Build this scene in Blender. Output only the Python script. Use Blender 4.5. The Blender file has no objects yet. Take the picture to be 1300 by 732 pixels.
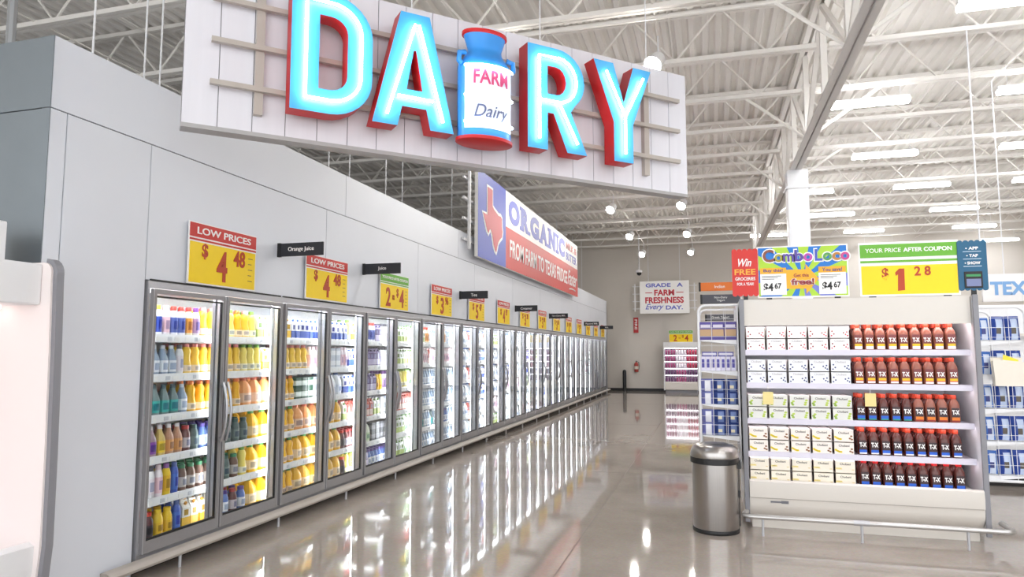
import bpy, math, random
from mathutils import Vector, Matrix
random.seed(7)
R = math.radians
scene = bpy.context.scene
COL = scene.collection

# ------------------------------------------------------------------ camera, world, exposure
cam_d = bpy.data.cameras.new('camera'); cam = bpy.data.objects.new('camera', cam_d); COL.objects.link(cam)
cam.location = (0, 0, 1.59); cam.rotation_euler = (R(90 + 5.22), 0, R(16.0))
cam_d.sensor_width = 36; cam_d.lens = 875 / 1300 * 36; cam_d.clip_end = 200
scene.camera = cam
W = bpy.data.worlds.new('world'); scene.world = W; W.use_nodes = True
W.node_tree.nodes['Background'].inputs[0].default_value = (0.94, 0.97, 1.0, 1)
W.node_tree.nodes['Background'].inputs[1].default_value = 1.45
scene.view_settings.view_transform = 'Standard'
scene.view_settings.look = 'None'
scene.view_settings.gamma = 1
scene.view_settings.use_curve_mapping = False
scene.view_settings.exposure = 1.0
TUBE_E = 27.0; SPOT_E = 110.0; STRIP_E = 13.0; CASE_E = 4.3; NEON_E = 10.0

# ------------------------------------------------------------------ materials
def srgb(c):
    return tuple(((x / 255) / 12.92 if x / 255 <= .04045 else ((x / 255 + .055) / 1.055) ** 2.4) for x in c) + (1,)
MATS = {}
def mat(name, rgb, rough=.5, metal=0, emit=0, spec=.5, noise=0, nscale=20, bump=0, trans=0, aniso=None, coat=0):
    if name in MATS: return MATS[name]
    m = bpy.data.materials.new(name); m.use_nodes = True
    nt = m.node_tree; b = nt.nodes['Principled BSDF']
    c = srgb(rgb)
    b.inputs['Base Color'].default_value = c
    b.inputs['Roughness'].default_value = rough
    b.inputs['Metallic'].default_value = metal
    b.inputs['Specular IOR Level'].default_value = spec
    b.inputs['Coat Weight'].default_value = coat
    b.inputs['Transmission Weight'].default_value = trans
    if emit:
        b.inputs['Emission Color'].default_value = c; b.inputs['Emission Strength'].default_value = emit
    if noise or bump:
        tc = nt.nodes.new('ShaderNodeTexCoord'); n = nt.nodes.new('ShaderNodeTexNoise')
        n.inputs['Scale'].default_value = nscale; n.inputs['Detail'].default_value = 4
        if aniso:
            mp = nt.nodes.new('ShaderNodeMapping'); mp.inputs['Scale'].default_value = aniso
            nt.links.new(tc.outputs['Object'], mp.inputs['Vector']); nt.links.new(mp.outputs['Vector'], n.inputs['Vector'])
        else:
            nt.links.new(tc.outputs['Object'], n.inputs['Vector'])
        if noise:
            mx = nt.nodes.new('ShaderNodeMix'); mx.data_type = 'RGBA'
            mx.inputs['A'].default_value = tuple(x * (1 - noise) for x in c[:3]) + (1,)
            mx.inputs['B'].default_value = tuple(min(1, x * (1 + noise)) for x in c[:3]) + (1,)
            nt.links.new(n.outputs['Fac'], mx.inputs['Factor']); nt.links.new(mx.outputs['Result'], b.inputs['Base Color'])
        if bump:
            bp = nt.nodes.new('ShaderNodeBump'); bp.inputs['Strength'].default_value = bump; bp.inputs['Distance'].default_value = .01
            nt.links.new(n.outputs['Fac'], bp.inputs['Height']); nt.links.new(bp.outputs['Normal'], b.inputs['Normal'])
    MATS[name] = m
    return m
def C(r, g, b, rough=.45):
    return mat('paint_%d_%d_%d_%d' % (r, g, b, int(rough * 100)), (r, g, b), rough, noise=.03)

def glass_mat():
    m = bpy.data.materials.new('door_glass'); m.use_nodes = True; nt = m.node_tree; nt.nodes.clear()
    o = nt.nodes.new('ShaderNodeOutputMaterial'); t = nt.nodes.new('ShaderNodeBsdfTransparent'); g = nt.nodes.new('ShaderNodeBsdfGlossy')
    mx = nt.nodes.new('ShaderNodeMixShader'); f = nt.nodes.new('ShaderNodeLayerWeight'); pw_ = nt.nodes.new('ShaderNodeMath'); ma = nt.nodes.new('ShaderNodeMath')
    t.inputs[0].default_value = (.93, .95, .95, 1); g.inputs['Roughness'].default_value = .03; f.inputs['Blend'].default_value = .5; pw_.operation = 'POWER'; pw_.inputs[1].default_value = 4.0; ma.operation = 'MULTIPLY_ADD'; ma.inputs[1].default_value = .8; ma.inputs[2].default_value = .035
    nt.links.new(f.outputs['Facing'], pw_.inputs[0]); nt.links.new(pw_.outputs[0], ma.inputs[0]); nt.links.new(ma.outputs[0], mx.inputs[0]); nt.links.new(t.outputs[0], mx.inputs[1]); nt.links.new(g.outputs[0], mx.inputs[2])
    nt.links.new(mx.outputs[0], o.inputs[0]); return m
GLASS = glass_mat()

def floor_mat():
    m = bpy.data.materials.new('polished_concrete'); m.use_nodes = True; nt = m.node_tree; b = nt.nodes['Principled BSDF']
    tc = nt.nodes.new('ShaderNodeTexCoord')
    n1 = nt.nodes.new('ShaderNodeTexNoise'); n1.inputs['Scale'].default_value = .9; n1.inputs['Detail'].default_value = 8; n1.inputs['Roughness'].default_value = .65
    n2 = nt.nodes.new('ShaderNodeTexNoise'); n2.inputs['Scale'].default_value = 40; n2.inputs['Detail'].default_value = 3
    r = nt.nodes.new('ShaderNodeValToRGB')
    r.color_ramp.elements[0].position = .3; r.color_ramp.elements[0].color = srgb((156, 146, 137))
    r.color_ramp.elements[1].position = .7; r.color_ramp.elements[1].color = srgb((182, 172, 163))
    mx = nt.nodes.new('ShaderNodeMix'); mx.data_type = 'RGBA'; mx.blend_type = 'OVERLAY'; mx.inputs['Factor'].default_value = .18
    rr = nt.nodes.new('ShaderNodeMapRange'); rr.inputs['To Min'].default_value = .025; rr.inputs['To Max'].default_value = .065
    for n in (n1, n2): nt.links.new(tc.outputs['Object'], n.inputs['Vector'])
    nt.links.new(n1.outputs['Fac'], r.inputs['Fac']); nt.links.new(r.outputs['Color'], mx.inputs['A']); nt.links.new(n2.outputs['Color'], mx.inputs['B'])
    nt.links.new(mx.outputs['Result'], b.inputs['Base Color'])
    nt.links.new(n1.outputs['Fac'], rr.inputs['Value']); nt.links.new(rr.outputs['Result'], b.inputs['Roughness'])
    b.inputs['Specular IOR Level'].default_value = .75
    return m

STEEL_WALL = mat('white_steel_panel', (224, 228, 236), .38, noise=.02, nscale=3)
END_STEEL = mat('galvanised_panel', (128, 136, 142), .38, metal=.5, noise=.05, nscale=6)
SEAM = mat('seam_dark', (92, 95, 100), .7)
BEIGE_WALL = mat('beige_wall', (216, 209, 200), .85, noise=.02, nscale=4)
CEIL_W = mat('deck_paint', (236, 232, 226), .7, noise=.03, nscale=3)
JOIST = mat('joist_paint', (238, 234, 228), .55, noise=.02)
GREY_FL = mat('girder_grey', (214, 210, 206), .5, noise=.02)
ALU = mat('brushed_aluminium', (192, 192, 196), .38, metal=.5, noise=.05, nscale=60)
DOORF = mat('door_frame_grey', (150, 148, 149), .4, metal=.3, noise=.04, nscale=40)
BLACK = mat('black_plastic', (30, 30, 32), .45, noise=.05)
DARK = mat('dark_recess', (40, 37, 36), .8, noise=.05)
WHITE = mat('white_enamel', (238, 238, 240), .4, noise=.01)
BEIGE = mat('beige_enamel', (222, 216, 208), .42, noise=.01)
CHROME = mat('chrome', (168, 168, 172), .32, metal=.9, noise=.03)
STAINLESS = mat('brushed_stainless', (172, 168, 165), .28, metal=1, noise=.12, nscale=30, aniso=(6, 6, .05))
WIREW = mat('white_wire', (232, 232, 234), .4, noise=.01)
GREYP = mat('grey_trim', (140, 140, 146), .45, noise=.02)
LED = mat('led_white', (250, 252, 255), emit=TUBE_E)
LEDSPOT = mat('spot_white', (255, 252, 246), emit=SPOT_E)
LEDSTRIP = mat('case_led', (250, 252, 255), emit=STRIP_E)
LEDCASE = mat('display_led', (255, 248, 252), emit=CASE_E)
NEON = mat('neon_white', (222, 242, 255), emit=NEON_E)
YEL = mat('price_yellow', (250, 214, 10), .5, noise=.02)
REDH = mat('header_red', (200, 46, 38), .5, noise=.02)
GRNH = mat('header_green', (104, 176, 48), .5, noise=.02)
DIG = mat('digit_brown', (182, 62, 22), .5, noise=.02)
WHT = mat('print_white', (248, 246, 244), .5, noise=.01)
BLK = mat('print_black', (28, 26, 28), .5, noise=.01)

# ------------------------------------------------------------------ mesh helpers
class MB:
    def __init__(s): s.v = []; s.f = []; s.m = []
    def box(s, x0, x1, y0, y1, z0, z1, mi=0, M=None):
        b = len(s.v)
        p = [(x, y, z) for z in (z0, z1) for y in (y0, y1) for x in (x0, x1)]
        if M: p = [tuple(M @ Vector(q)) for q in p]
        s.v += p
        for q in ((0, 2, 3, 1), (4, 5, 7, 6), (0, 1, 5, 4), (2, 6, 7, 3), (0, 4, 6, 2), (1, 3, 7, 5)):
            s.f.append(tuple(b + i for i in q)); s.m.append(mi)
        return s
    def prism(s, pts, a, b_, axis='y', mi=0):
        # closed polygon pts extruded between a and b_ along axis
        n = len(pts); b = len(s.v)
        for t in (a, b_):
            for (u, w) in pts:
                s.v.append({'y': (u, t, w), 'x': (t, u, w), 'z': (u, w, t)}[axis])
        s.f.append(tuple(b + i for i in range(n))); s.f.append(tuple(b + n + i for i in reversed(range(n)))); s.m += [mi, mi]
        for i in range(n):
            j = (i + 1) % n
            s.f.append((b + j, b + i, b + n + i, b + n + j)); s.m.append(mi)
        return s
    def tube(s, pts, r, n=8, mi=0, closed=False, caps=True):
        P = [Vector(p) for p in pts]; b = len(s.v); k = len(P)
        up = None
        for i, p in enumerate(P):
            if closed: t = (P[(i + 1) % k] - P[i - 1]).normalized()
            else: t = (P[min(i + 1, k - 1)] - P[max(i - 1, 0)]).normalized()
            if up is None:
                up = Vector((0, 0, 1)) if abs(t.z) < .9 else Vector((1, 0, 0))
            a = t.cross(up)
            if a.length < 1e-6: a = t.cross(Vector((0, 1, 0)))
            a.normalize(); c = a.cross(t).normalized(); up = c
            rr = r[i] if isinstance(r, (list, tuple)) else r
            for j in range(n):
                th = 2 * math.pi * (j + .5) / n
                q = p + (a * math.cos(th) + c * math.sin(th)) * rr
                s.v.append(tuple(q))
        for i in range(k if closed else k - 1):
            for j in range(n):
                i2 = (i + 1) % k
                s.f.append((b + i * n + j, b + i2 * n + j, b + i2 * n + (j + 1) % n, b + i * n + (j + 1) % n)); s.m.append(mi)
        if caps and not closed:
            s.f.append(tuple(b + j for j in range(n))); s.m.append(mi)
            s.f.append(tuple(b + (k - 1) * n + j for j in reversed(range(n)))); s.m.append(mi)
        return s
    def lathe(s, prof, n=12, c=(0, 0, 0), mi=0, sq=0, sx=1, sy=1, mats=None, rot=0):
        b = len(s.v); k = len(prof)
        for (r, z) in prof:
            for j in range(n):
                th = 2 * math.pi * (j + .5) / n + rot
                cx, cy = math.cos(th), math.sin(th)
                q = 1.0
                if sq:
                    e = 2 + sq * 6
                    q = 1 / ((abs(cx) ** e + abs(cy) ** e) ** (1 / e))
                s.v.append((c[0] + r * q * cx * sx, c[1] + r * q * cy * sy, c[2] + z))
        for i in range(k - 1):
            for j in range(n):
                s.f.append((b + i * n + j, b + i * n + (j + 1) % n, b + (i + 1) * n + (j + 1) % n, b + (i + 1) * n + j))
                s.m.append(mats[i] if mats else mi)
        s.f.append(tuple(b + j for j in reversed(range(n)))); s.m.append(mats[0] if mats else mi)
        s.f.append(tuple(b + (k - 1) * n + j for j in range(n))); s.m.append(mats[-1] if mats else mi)
        return s
    def mesh(s, name, mats, smooth=40):
        me = bpy.data.meshes.new(name); me.from_pydata(s.v, [], s.f)
        for m in (mats if isinstance(mats, (list, tuple)) else [mats]): me.materials.append(m)
        me.polygons.foreach_set('material_index', s.m)
        if smooth:
            me.polygons.foreach_set('use_smooth', [True] * len(me.polygons)); me.set_sharp_from_angle(angle=R(smooth))
        me.update(); return me
    def build(s, name, mats, parent=None, smooth=40, loc=None, bevel=0):
        return obj(name, s.mesh(name, mats, smooth), parent, loc, bevel)
def obj(name, me, parent=None, loc=None, bevel=0):
    o = bpy.data.objects.new(name, me); COL.objects.link(o)
    if parent: o.parent = parent
    if loc: o.location = loc
    if bevel:
        b = o.modifiers.new('bevel', 'BEVEL'); b.width = bevel; b.segments = 2; b.limit_method = 'ANGLE'
    return o
def tag(o, label, cat, group=None, kind=None):
    o['label'] = label; o['category'] = cat
    if group: o['group'] = group
    if kind: o['kind'] = kind
    return o
def thing(name, label, cat, loc=(0, 0, 0), rz=0, group=None):
    o = bpy.data.objects.new(name, None); o.empty_display_size = .1; COL.objects.link(o)
    o.location = loc; o.rotation_euler = (0, 0, rz)
    return tag(o, label, cat, group)
def struct(name, mb, mats, smooth=40):
    o = mb.build(name, mats, None, smooth); o['kind'] = 'structure'; return o
def dup(root, loc, rz=None, label=None, group=None):
    r = root.copy(); COL.objects.link(r); r.location = loc
    if rz is not None: r.rotation_euler = (0, 0, rz)
    if label: r['label'] = label
    if group: r['group'] = group
    for ch in KIDS(root):
        c = ch.copy(); COL.objects.link(c); c.parent = r
        for g in KIDS(ch):
            d = g.copy(); COL.objects.link(d); d.parent = c
    return r
def KIDS(o): return [c for c in o.children]
ORD = ['zeroth', 'first', 'second', 'third', 'fourth', 'fifth', 'sixth', 'seventh', 'eighth', 'ninth', 'tenth', 'eleventh', 'twelfth', 'thirteenth', 'fourteenth', 'fifteenth', 'sixteenth']

NUM = 'zero one two three four five six seven eight nine ten eleven twelve thirteen fourteen fifteen sixteen seventeen eighteen nineteen twenty twenty-one twenty-two twenty-three twenty-four twenty-five twenty-six twenty-seven twenty-eight'.split()
# 2D outlines (loops in x,z) -> solid of given depth, front at y=0 facing -y
_sc = {}
def shape_mesh(loops, depth, mats, front_mat=0, side_mat=0, bevel=0):
    cu = bpy.data.curves.new('outline', 'CURVE'); cu.dimensions = '2D'; cu.fill_mode = 'BOTH'; cu.extrude = depth / 2; cu.bevel_depth = bevel
    for lp in loops:
        sp = cu.splines.new('POLY'); sp.points.add(len(lp) - 1); sp.use_cyclic_u = True
        for p, (x, z) in zip(sp.points, lp): p.co = (x, z, 0, 1)
    return _conv(cu, depth, mats, front_mat, side_mat)
def _conv(cu, depth, mats, fm=0, sm=0):
    o = bpy.data.objects.new('tmp', cu); COL.objects.link(o)
    dg = bpy.context.evaluated_depsgraph_get()
    me = bpy.data.meshes.new_from_object(o.evaluated_get(dg))
    bpy.data.objects.remove(o); bpy.data.curves.remove(cu)
    me.materials.clear()
    for m in mats: me.materials.append(m)
    for v in me.vertices:
        x, y, z = v.co; v.co = (x, -(z) + depth / 2, y)
    me.update()
    for p in me.polygons:
        p.material_index = fm if p.normal.y < -.7 else sm
    return me
def text_mesh(s, w=None, h=None, bold=0.0, depth=.004, m=BLK, shear=0, space=1.0, align='c', line=1.0):
    key = (s, w, h, bold, depth, m.name, shear, space, align)
    if key in _sc: return _sc[key]
    cu = bpy.data.curves.new('lettering', 'FONT'); cu.body = s; cu.size = 1; cu.offset = bold; cu.extrude = .01; cu.shear = shear
    cu.space_character = space; cu.resolution_u = 4; cu.space_line = line
    if '\n' in s: cu.align_x = 'CENTER'
    me = _conv(cu, .02, [m])
    xs = [v.co.x for v in me.vertices]; zs = [v.co.z for v in me.vertices]
    x0, x1, z0, z1 = min(xs), max(xs), min(zs), max(zs)
    if w and h: fx, fz = w / (x1 - x0), h / (z1 - z0)
    elif w: fx = fz = w / (x1 - x0)
    else: fx = fz = h / (z1 - z0)
    ox = (x0 + x1) / 2 if align == 'c' else (x0 if align == 'l' else x1)
    for v in me.vertices:
        v.co = ((v.co.x - ox) * fx, (v.co.y / .02 - 1) * depth, (v.co.z - (z0 + z1) / 2) * fz)
    me.name = 'lettering'; me.update()
    _sc[key] = me
    return me
def text(s, parent, x, z, y=0, name='lettering', label=None, **k):
    o = obj(name, text_mesh(s, **k), parent, (x, y, z))
    if label: o['label'] = label
    return o
def arc(cx, cz, rx, rz, a0, a1, n=8):
    return [(cx + rx * math.cos(R(a0 + (a1 - a0) * i / n)), cz + rz * math.sin(R(a0 + (a1 - a0) * i / n))) for i in range(n + 1)]

# ================================================================== SETTING
WX = -3.95; BACK = 28.5; DECK = 6.5
struct('floor', MB().box(-14, 18, -7, BACK + .3, -.2, 0), floor_mat())
j = MB()
for x in (-1.11, 3.9): j.box(x - .004, x + .004, -6, BACK, .0002, .0009)
for y in (3.2, 9.3, 15.4, 21.5): j.box(-3.9, 16, y - .004, y + .004, .0002, .0009)
struct('trim_1', j, mat('floor_joint', (118, 108, 100), .6))
# corrugated roof deck
d = MB(); pitch = .2; xx = -14; prof = []
while xx < 18:
    prof += [(xx, DECK), (xx + .07, DECK), (xx + .10, DECK + .06), (xx + .17, DECK + .06)]; xx += pitch
b = len(d.v)
for y in (-7, BACK + .3):
    for (x, z) in prof: d.v.append((x, y, z))
n = len(prof)
for i in range(n - 1): d.f.append((i, i + 1, n + i + 1, n + i)); d.m.append(0)
struct('ceiling', d, CEIL_W, smooth=0)
struct('wall_back', MB().box(-14, 18, BACK, BACK + .25, 0, DECK + .1), BEIGE_WALL)
struct('wall_right', MB().box(17.8, 18, -7, BACK, 0, DECK + .1), BEIGE_WALL)
struct('wall_side', MB().box(-14, -13.8, -7, BACK, 0, DECK + .1), BEIGE_WALL)
struct('baseboard_back', MB().box(WX - .4, 17.8, BACK - .02, BACK, 0, .11), BLACK)
# front of the insulated cooler room: steel panels with open seams over a dark backing
w = MB()
Y0, Y1, NM, MW = 3.25, 27.5, 14, 1.64
YD = 4.09; YE = YD + NM * MW
TOP = 3.59; SE = 3.12; g = .004
w.box(WX - .09, WX - .012, Y0 + .01, Y1 - .01, 2.12, TOP - .01, 1)
w.box(WX - .09, WX - .012, Y0 + .01, YD - .01, 0, 2.2, 1); w.box(WX - .09, WX - .012, YE + .03, Y1 - .01, 0, 2.2, 1)
ys = [Y0] + [Y0 + 3.66 + 3.66 * i for i in range(6)] + [Y1]
for a, b_ in zip(ys, ys[1:]): w.box(WX - .08, WX, a + g, b_ - g, SE + g, TOP)
ys = [Y0, 3.37, 4.07] + [4.07 + 2.44 * i for i in range(1, 10)] + [Y1]
for a, b_ in zip(ys, ys[1:]):
    if b_ > a: w.box(WX - .08, WX, a + g, b_ - g, (2.115 if a >= 4.06 else 0), SE - g)
w.box(WX - .08, WX, YE + .03, Y1, 0, 2.115)
w.box(-13.8, WX - .08, Y0 + .1, Y1, TOP - .12, TOP - .01)
w.box(-13.8, WX, Y1 - .1, Y1, 0, TOP - .12)
struct('wall_left', w, [STEEL_WALL, SEAM], smooth=0)
w = MB()
w.box(-13.8, WX - .081, Y0, Y0 + .08, 0, SE - g); w.box(-13.8, WX - .081, Y0, Y0 + .08, SE + g, TOP)
w.box(WX - .1, WX - .001, Y0 - .003, Y0 + .002, 0, SE - g); w.box(WX - .1, WX - .001, Y0 - .003, Y0 + .002, SE + g, TOP)
w.box(-13.8, WX - .1, Y0 + .015, Y0 + .07, SE - .03, SE + .03, 1)
struct('wall_front', w, [END_STEEL, SEAM], smooth=0)

# roof joists, girder, column
def joist_mesh(L, z1=DECK - .005, dep=.76):
    m = MB()
    for (za, zb) in ((z1 - .06, z1), (z1 - dep, z1 - dep + .06)):
        m.box(0, L, -.065, -.01, za, zb); m.box(0, L, .01, .065, za, zb)
    N = max(2, int(L / 1.2)); st = L / N
    for i in range(N):
        x = i * st
        m.tube([(x + .05, 0, z1 - .05), (x + st / 2, 0, z1 - dep + .04)], .017, 5)
        m.tube([(x + st / 2, 0, z1 - dep + .04), (x + st - .05, 0, z1 - .05)], .017, 5)
    return m
GX = 1.58
jl = joist_mesh(GX + 13.6 - .08).mesh('roof_joist', JOIST, 0); jr = joist_mesh(15.9 - .08).mesh('roof_joist', JOIST, 0)
k = 0
for i in range(17):
    y = 1.35 + 1.72 * i
    if y > BACK - .3: break
    for me, x in ((jl, -13.6), (jr, GX + .08)):
        k += 1
        o = obj('trim_%d' % (k + 1), me, None, (x, y, 0)); o['kind'] = 'structure'
# cross bridging pipes running down the aisle direction under the joists
br = MB()
for x in (-8.2, -5.2, -2.4, -.57, 4.3, 7.4, 10.6):
    br.tube([(x, -5, DECK - .71), (x, BACK - .1, DECK - .71)], .014, 5)
    br.tube([(x + .1, -5, DECK - .09), (x + .1, BACK - .1, DECK - .09)], .014, 5)
o = br.build('trim_40', JOIST); o['kind'] = 'structure'
gt = MB(); zt = DECK - .08; zb = 4.9
for s in (-.1, .02): gt.box(GX + s, GX + s + .08, -6, BACK, zt - .12, zt)
for s in (-.1, .01): gt.box(GX + s, GX + s + .09, -6, BACK, zb, zb + .02, 1); 
for s in (-.015, .005): gt.box(GX + s * 1, GX + s + .01, -6, BACK, zb, zb + .12, 1)
y = -5.6; i = 0
while y < BACK - 1.8:
    gt.box(GX - .04, GX + .04, y - .04, y + .04, zb + .1, zt - .1)
    A, B = ((y, zb + .08), (y + 1.72, zt - .1)) if i % 2 == 0 else ((y, zt - .1), (y + 1.72, zb + .08))
    gt.tube([(GX, A[0], A[1]), (GX, B[0], B[1])], .045, 4)
    y += 1.72; i += 1
o = gt.build('trim_41', [JOIST, GREY_FL], None, 0); o['kind'] = 'structure'
cb = MB().box(1.43, 1.79, 13.3, 13.66, 0, 4.9); cb.box(1.36, 1.86, 13.23, 13.73, 0, .15); cb.box(1.40, 1.82, 13.27, 13.69, 4.55, 4.6)
o = cb.build('trim_42', WHITE, None, 0, bevel=.01); o['kind'] = 'structure'
# diagonal knee braces by the girder
for q, y in enumerate((8.2, 11.7, 15.2, 18.6)):
    kb = MB().tube([(GX + .02, y, zb + .1), (GX + 1.15, y, DECK - .72)], .03, 5); kb.tube([(GX - .02, y, zb + .1), (GX - .95, y, DECK - .72)], .025, 5)
    o = kb.build('trim_%d' % (43 + q), JOIST); o['kind'] = 'structure'

# ================================================================== LAMPS
def lamp_bar_mesh():
    a = MB().box(-.575, .575, -.03, .03, .045, .085); a.prism([(-.062, .03), (.062, .03), (.03, .05), (-.03, .05)], -.58, .58, 'x')
    e = MB().box(-.57, .57, -.075, .075, -.02, .03)
    return a.mesh('housing', WHITE), e.mesh('diffuser', LED)
hm, em = lamp_bar_mesh()
tube_rows = [(8.45, [3.32]), (11.47, [2.44, 4.75]), (14.68, [3.37, 5.9]), (17.7, [2.35, 4.8, 7.2]), (20.85, [3.38, 6.4, 9.2]), (24.0, [1.95, 4.8, 7.88]), (27.2, [5.9, 9.65]), (5.3, [2.9, 5.4, 8.0]), (2.2, [2.9, 5.4]), (-1.0, [2.9, 5.4])]
ti = 0
for y, xs in tube_rows:
    for q, x in enumerate(xs):
        ti += 1
        t = thing('ceiling_lamp', 'white linear ceiling lamp, %s from the girder in the %s row ahead' % (ORD[q + 1], ORD[max(1, min(12, int(round((y - 2.2) / 3.1))))]), 'lamp', (x, y, 5.4), 0, 'linear lamps under the right hand roof')
        obj('housing', hm, t); obj('diffuser', em, t)
        c = MB()
        for sx in (-.45, .45): c.tube([(sx, 0, .07), (sx, 0, DECK - .76 - 5.4 + .02)], .004, 4)
        c.build('cable', WIREW, t)
def spot(x, y, label, aim=-.8):
    t = thing('spotlight', label, 'lamp', (x, y, 5.3), 0, 'spotlights over the dairy aisle')
    s = MB().tube([(0, 0, .16), (0, 0, DECK - .7 - 5.3)], .012, 6); s.build('stem', WIREW, t)
    h = MB(); ax = Vector((aim * .5, -.75, -.8)).normalized()
    p0 = Vector((0, 0, .17))
    h.tube([p0 - ax * .02, p0, p0 + ax * .2], [.05, .10, .125], 14); h.build('lamp_head', WHITE, t)
    l = MB(); l.tube([p0 + ax * .185, p0 + ax * .215], [.105, .105], 14); l.build('lens', LEDSPOT, t)
spy = [4.5, 9.05, 13.6, 18.2, 22.7, 27.0]
for q, y in enumerate(spy):
    if q: spot(-.57, y, 'white spotlight on the right hand line over the aisle, %s one ahead' % ORD[q])
    if q: spot(-2.4, y, 'white spotlight on the line nearer the glass doors, %s one ahead' % ORD[q])

# ================================================================== GLASS DOOR COOLERS
def cooler_meshes():
    D = {}
    f = MB()   # fixed frame
    f.box(0, MW, -.012, .05, 2.055, 2.11); f.box(0, MW, -.012, .05, .105, .15)
    f.box(0, .02, -.012, .05, .15, 2.055); f.box(MW - .02, MW, -.012, .05, .15, 2.055)
    f.box(MW / 2 - .007, MW / 2 + .007, -.004, .05, .15, 2.055)
    f.box(.02, MW - .02, -.016, .0, 2.108, 2.122, 1)
    D['frame'] = f.mesh('frame', [ALU, BLACK], 0)
    k = MB().box(0, MW, .07, .1, 0, .105); D['kick_plate'] = k.mesh('kick_plate', DARK, 0)
    l = MB().box(0, MW, .74, .76, .1, 2.1); l.box(0, MW, .05, .74, 2.06, 2.08); l.box(0, MW, .05, .74, .105, .125)
    D['liner'] = l.mesh('liner', WHITE, 0)
    l = MB()
    for xa, xb in ((.001, .022), (MW / 2 - .022, MW / 2 + .022), (MW - .022, MW - .001)): l.box(xa, xb, .052, .082, .126, 2.054)
    D['mullion'] = l.mesh('mullion', GREYP, 0)
    s = MB().box(.002, MW - .002, .131, .70, -.016, 0); s.box(.002, MW - .002, .70, .72, -.04, .02)
    for x in (.2, .6, 1.0, 1.4): s.box(x - .004, x + .004, .135, .7, -.03, -.016)
    D['shelf'] = s.mesh('shelf', WHITE, 0)
    p = MB()
    p.prism([(.116, -.045), (.124, -.05), (.132, .012), (.126, .014)], .002, MW - .002, 'x')
    random.seed(3)
    x = .06
    while x < MW - .1:
        wd = random.uniform(.03, .06)
        p.box(x, x + wd, .1145, .1175, -.036, -.006, random.choice((1, 1, 1, 1, 3, 3, 2))); x += wd + random.uniform(.01, .09)
    D['price_rail'] = p.mesh('price_rail', [WHITE, WHT, C(110, 130, 210), C(206, 208, 216)], 0)
    e = MB()
    for xa, xb in ((.002, .022), (MW / 2 - .022, MW / 2 + .022), (MW - .022, MW - .002)):
        xm = (xa + xb) / 2 if xb - xa > .05 else (xa if xa < .1 else xb)
        e.prism([(max(xa, xm - .016), .0822), (min(xb, xm + .016), .0822), (min(xb, xm + .001), .1), (max(xa, xm - .001), .1)], .2, 2.0, 'z')
    e.box(.06, MW - .06, .10, .13, 2.035, 2.058)
    D['light_strip'] = e.mesh('light_strip', LEDSTRIP, 0)
    dw = MW / 2 - .029
    r = MB(); a = .034
    r.box(0, a, -.03, 0, 0, 1.895); r.box(dw - a, dw, -.03, 0, 0, 1.895); r.box(a, dw - a, -.03, 0, 1.895 - a, 1.895); r.box(a, dw - a, -.03, 0, 0, .085)
    b_ = .009
    for (x0, x1, z0, z1) in ((a, a + b_, .085, 1.845), (dw - a - b_, dw - a, .085, 1.845), (a, dw - a, 1.833, 1.845), (a, dw - a, .085, .1)):
        r.box(x0, x1, -.022, -.004, z0, z1, 1)
    for x in (.004, dw - .008): r.box(x, x + .004, -.033, -.03, 0, 1.895, 2)
    D['door'] = r.mesh('door', [DOORF, BLACK, ALU], 0)
    gl = MB().box(a + .004, dw - a - .004, -.016, -.010, .09, 1.84); D['glass_pane'] = gl.mesh('glass_pane', GLASS, 0)
    h = MB()
    for z in (.72, 1.16): h.tube([(0, -.03, z), (0, -.045, z)], .016, 8)
    h.tube([(0, -.045 - .045 * math.sin(math.pi * i / 12), .70 + .48 * i / 12) for i in range(13)], .0125, 8)
    D['handle'] = h.mesh('handle', CHROME)
    D['dw'] = dw
    return D
CM = cooler_meshes()
SHZ = [1.71, 1.405, 1.095, .785, .475, .17]
for k in range(NM):
    t = thing('glass_door_cooler', 'two door upright glass cooler, %s from the near end of the row' % ORD[k + 1], 'cooler', (WX, YD + k * MW, 0), R(90), 'glass door coolers along the dairy wall')
    for nm in ('frame', 'kick_plate', 'liner', 'mullion', 'light_strip'): obj(nm, CM[nm], t)
    for z in SHZ:
        s = obj('shelf', CM['shelf'], t, (0, 0, z)); obj('price_rail', CM['price_rail'], s)
    for q in (0, 1):
        dd = obj('door', CM['door'], t, (.021 + q * (MW / 2 - .013), -.012, .155))
        obj('glass_pane', CM['glass_pane'], dd)
        obj('handle', CM['handle'], dd, (CM['dw'] - .018 if q == 0 else .018, 0, 0))
# floor level bumper rail
t = thing('bumper_rail', 'beige rounded bumper rail along the foot of the glass cooler row', 'bumper', (0, 0, 0))
m = MB(); m.prism([(-3.89, .08), (-3.83, .08), (-3.81, .09), (-3.803, .108), (-3.812, .126), (-3.835, .138), (-3.89, .138)], 3.75, YE + .3, 'y')
m.v = [(x, y, z) for (x, y, z) in m.v]
m.build('rail', mat('bumper_beige', (178, 170, 162), .45, noise=.02), t)
y = 4.4
while y < YE + .2:
    MB().tube([(-3.83, y, 0), (-3.83, y, .085)], .012, 8).build('post', ALU, t); y += 1.22
mb = MB()
y = 4.4
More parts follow.
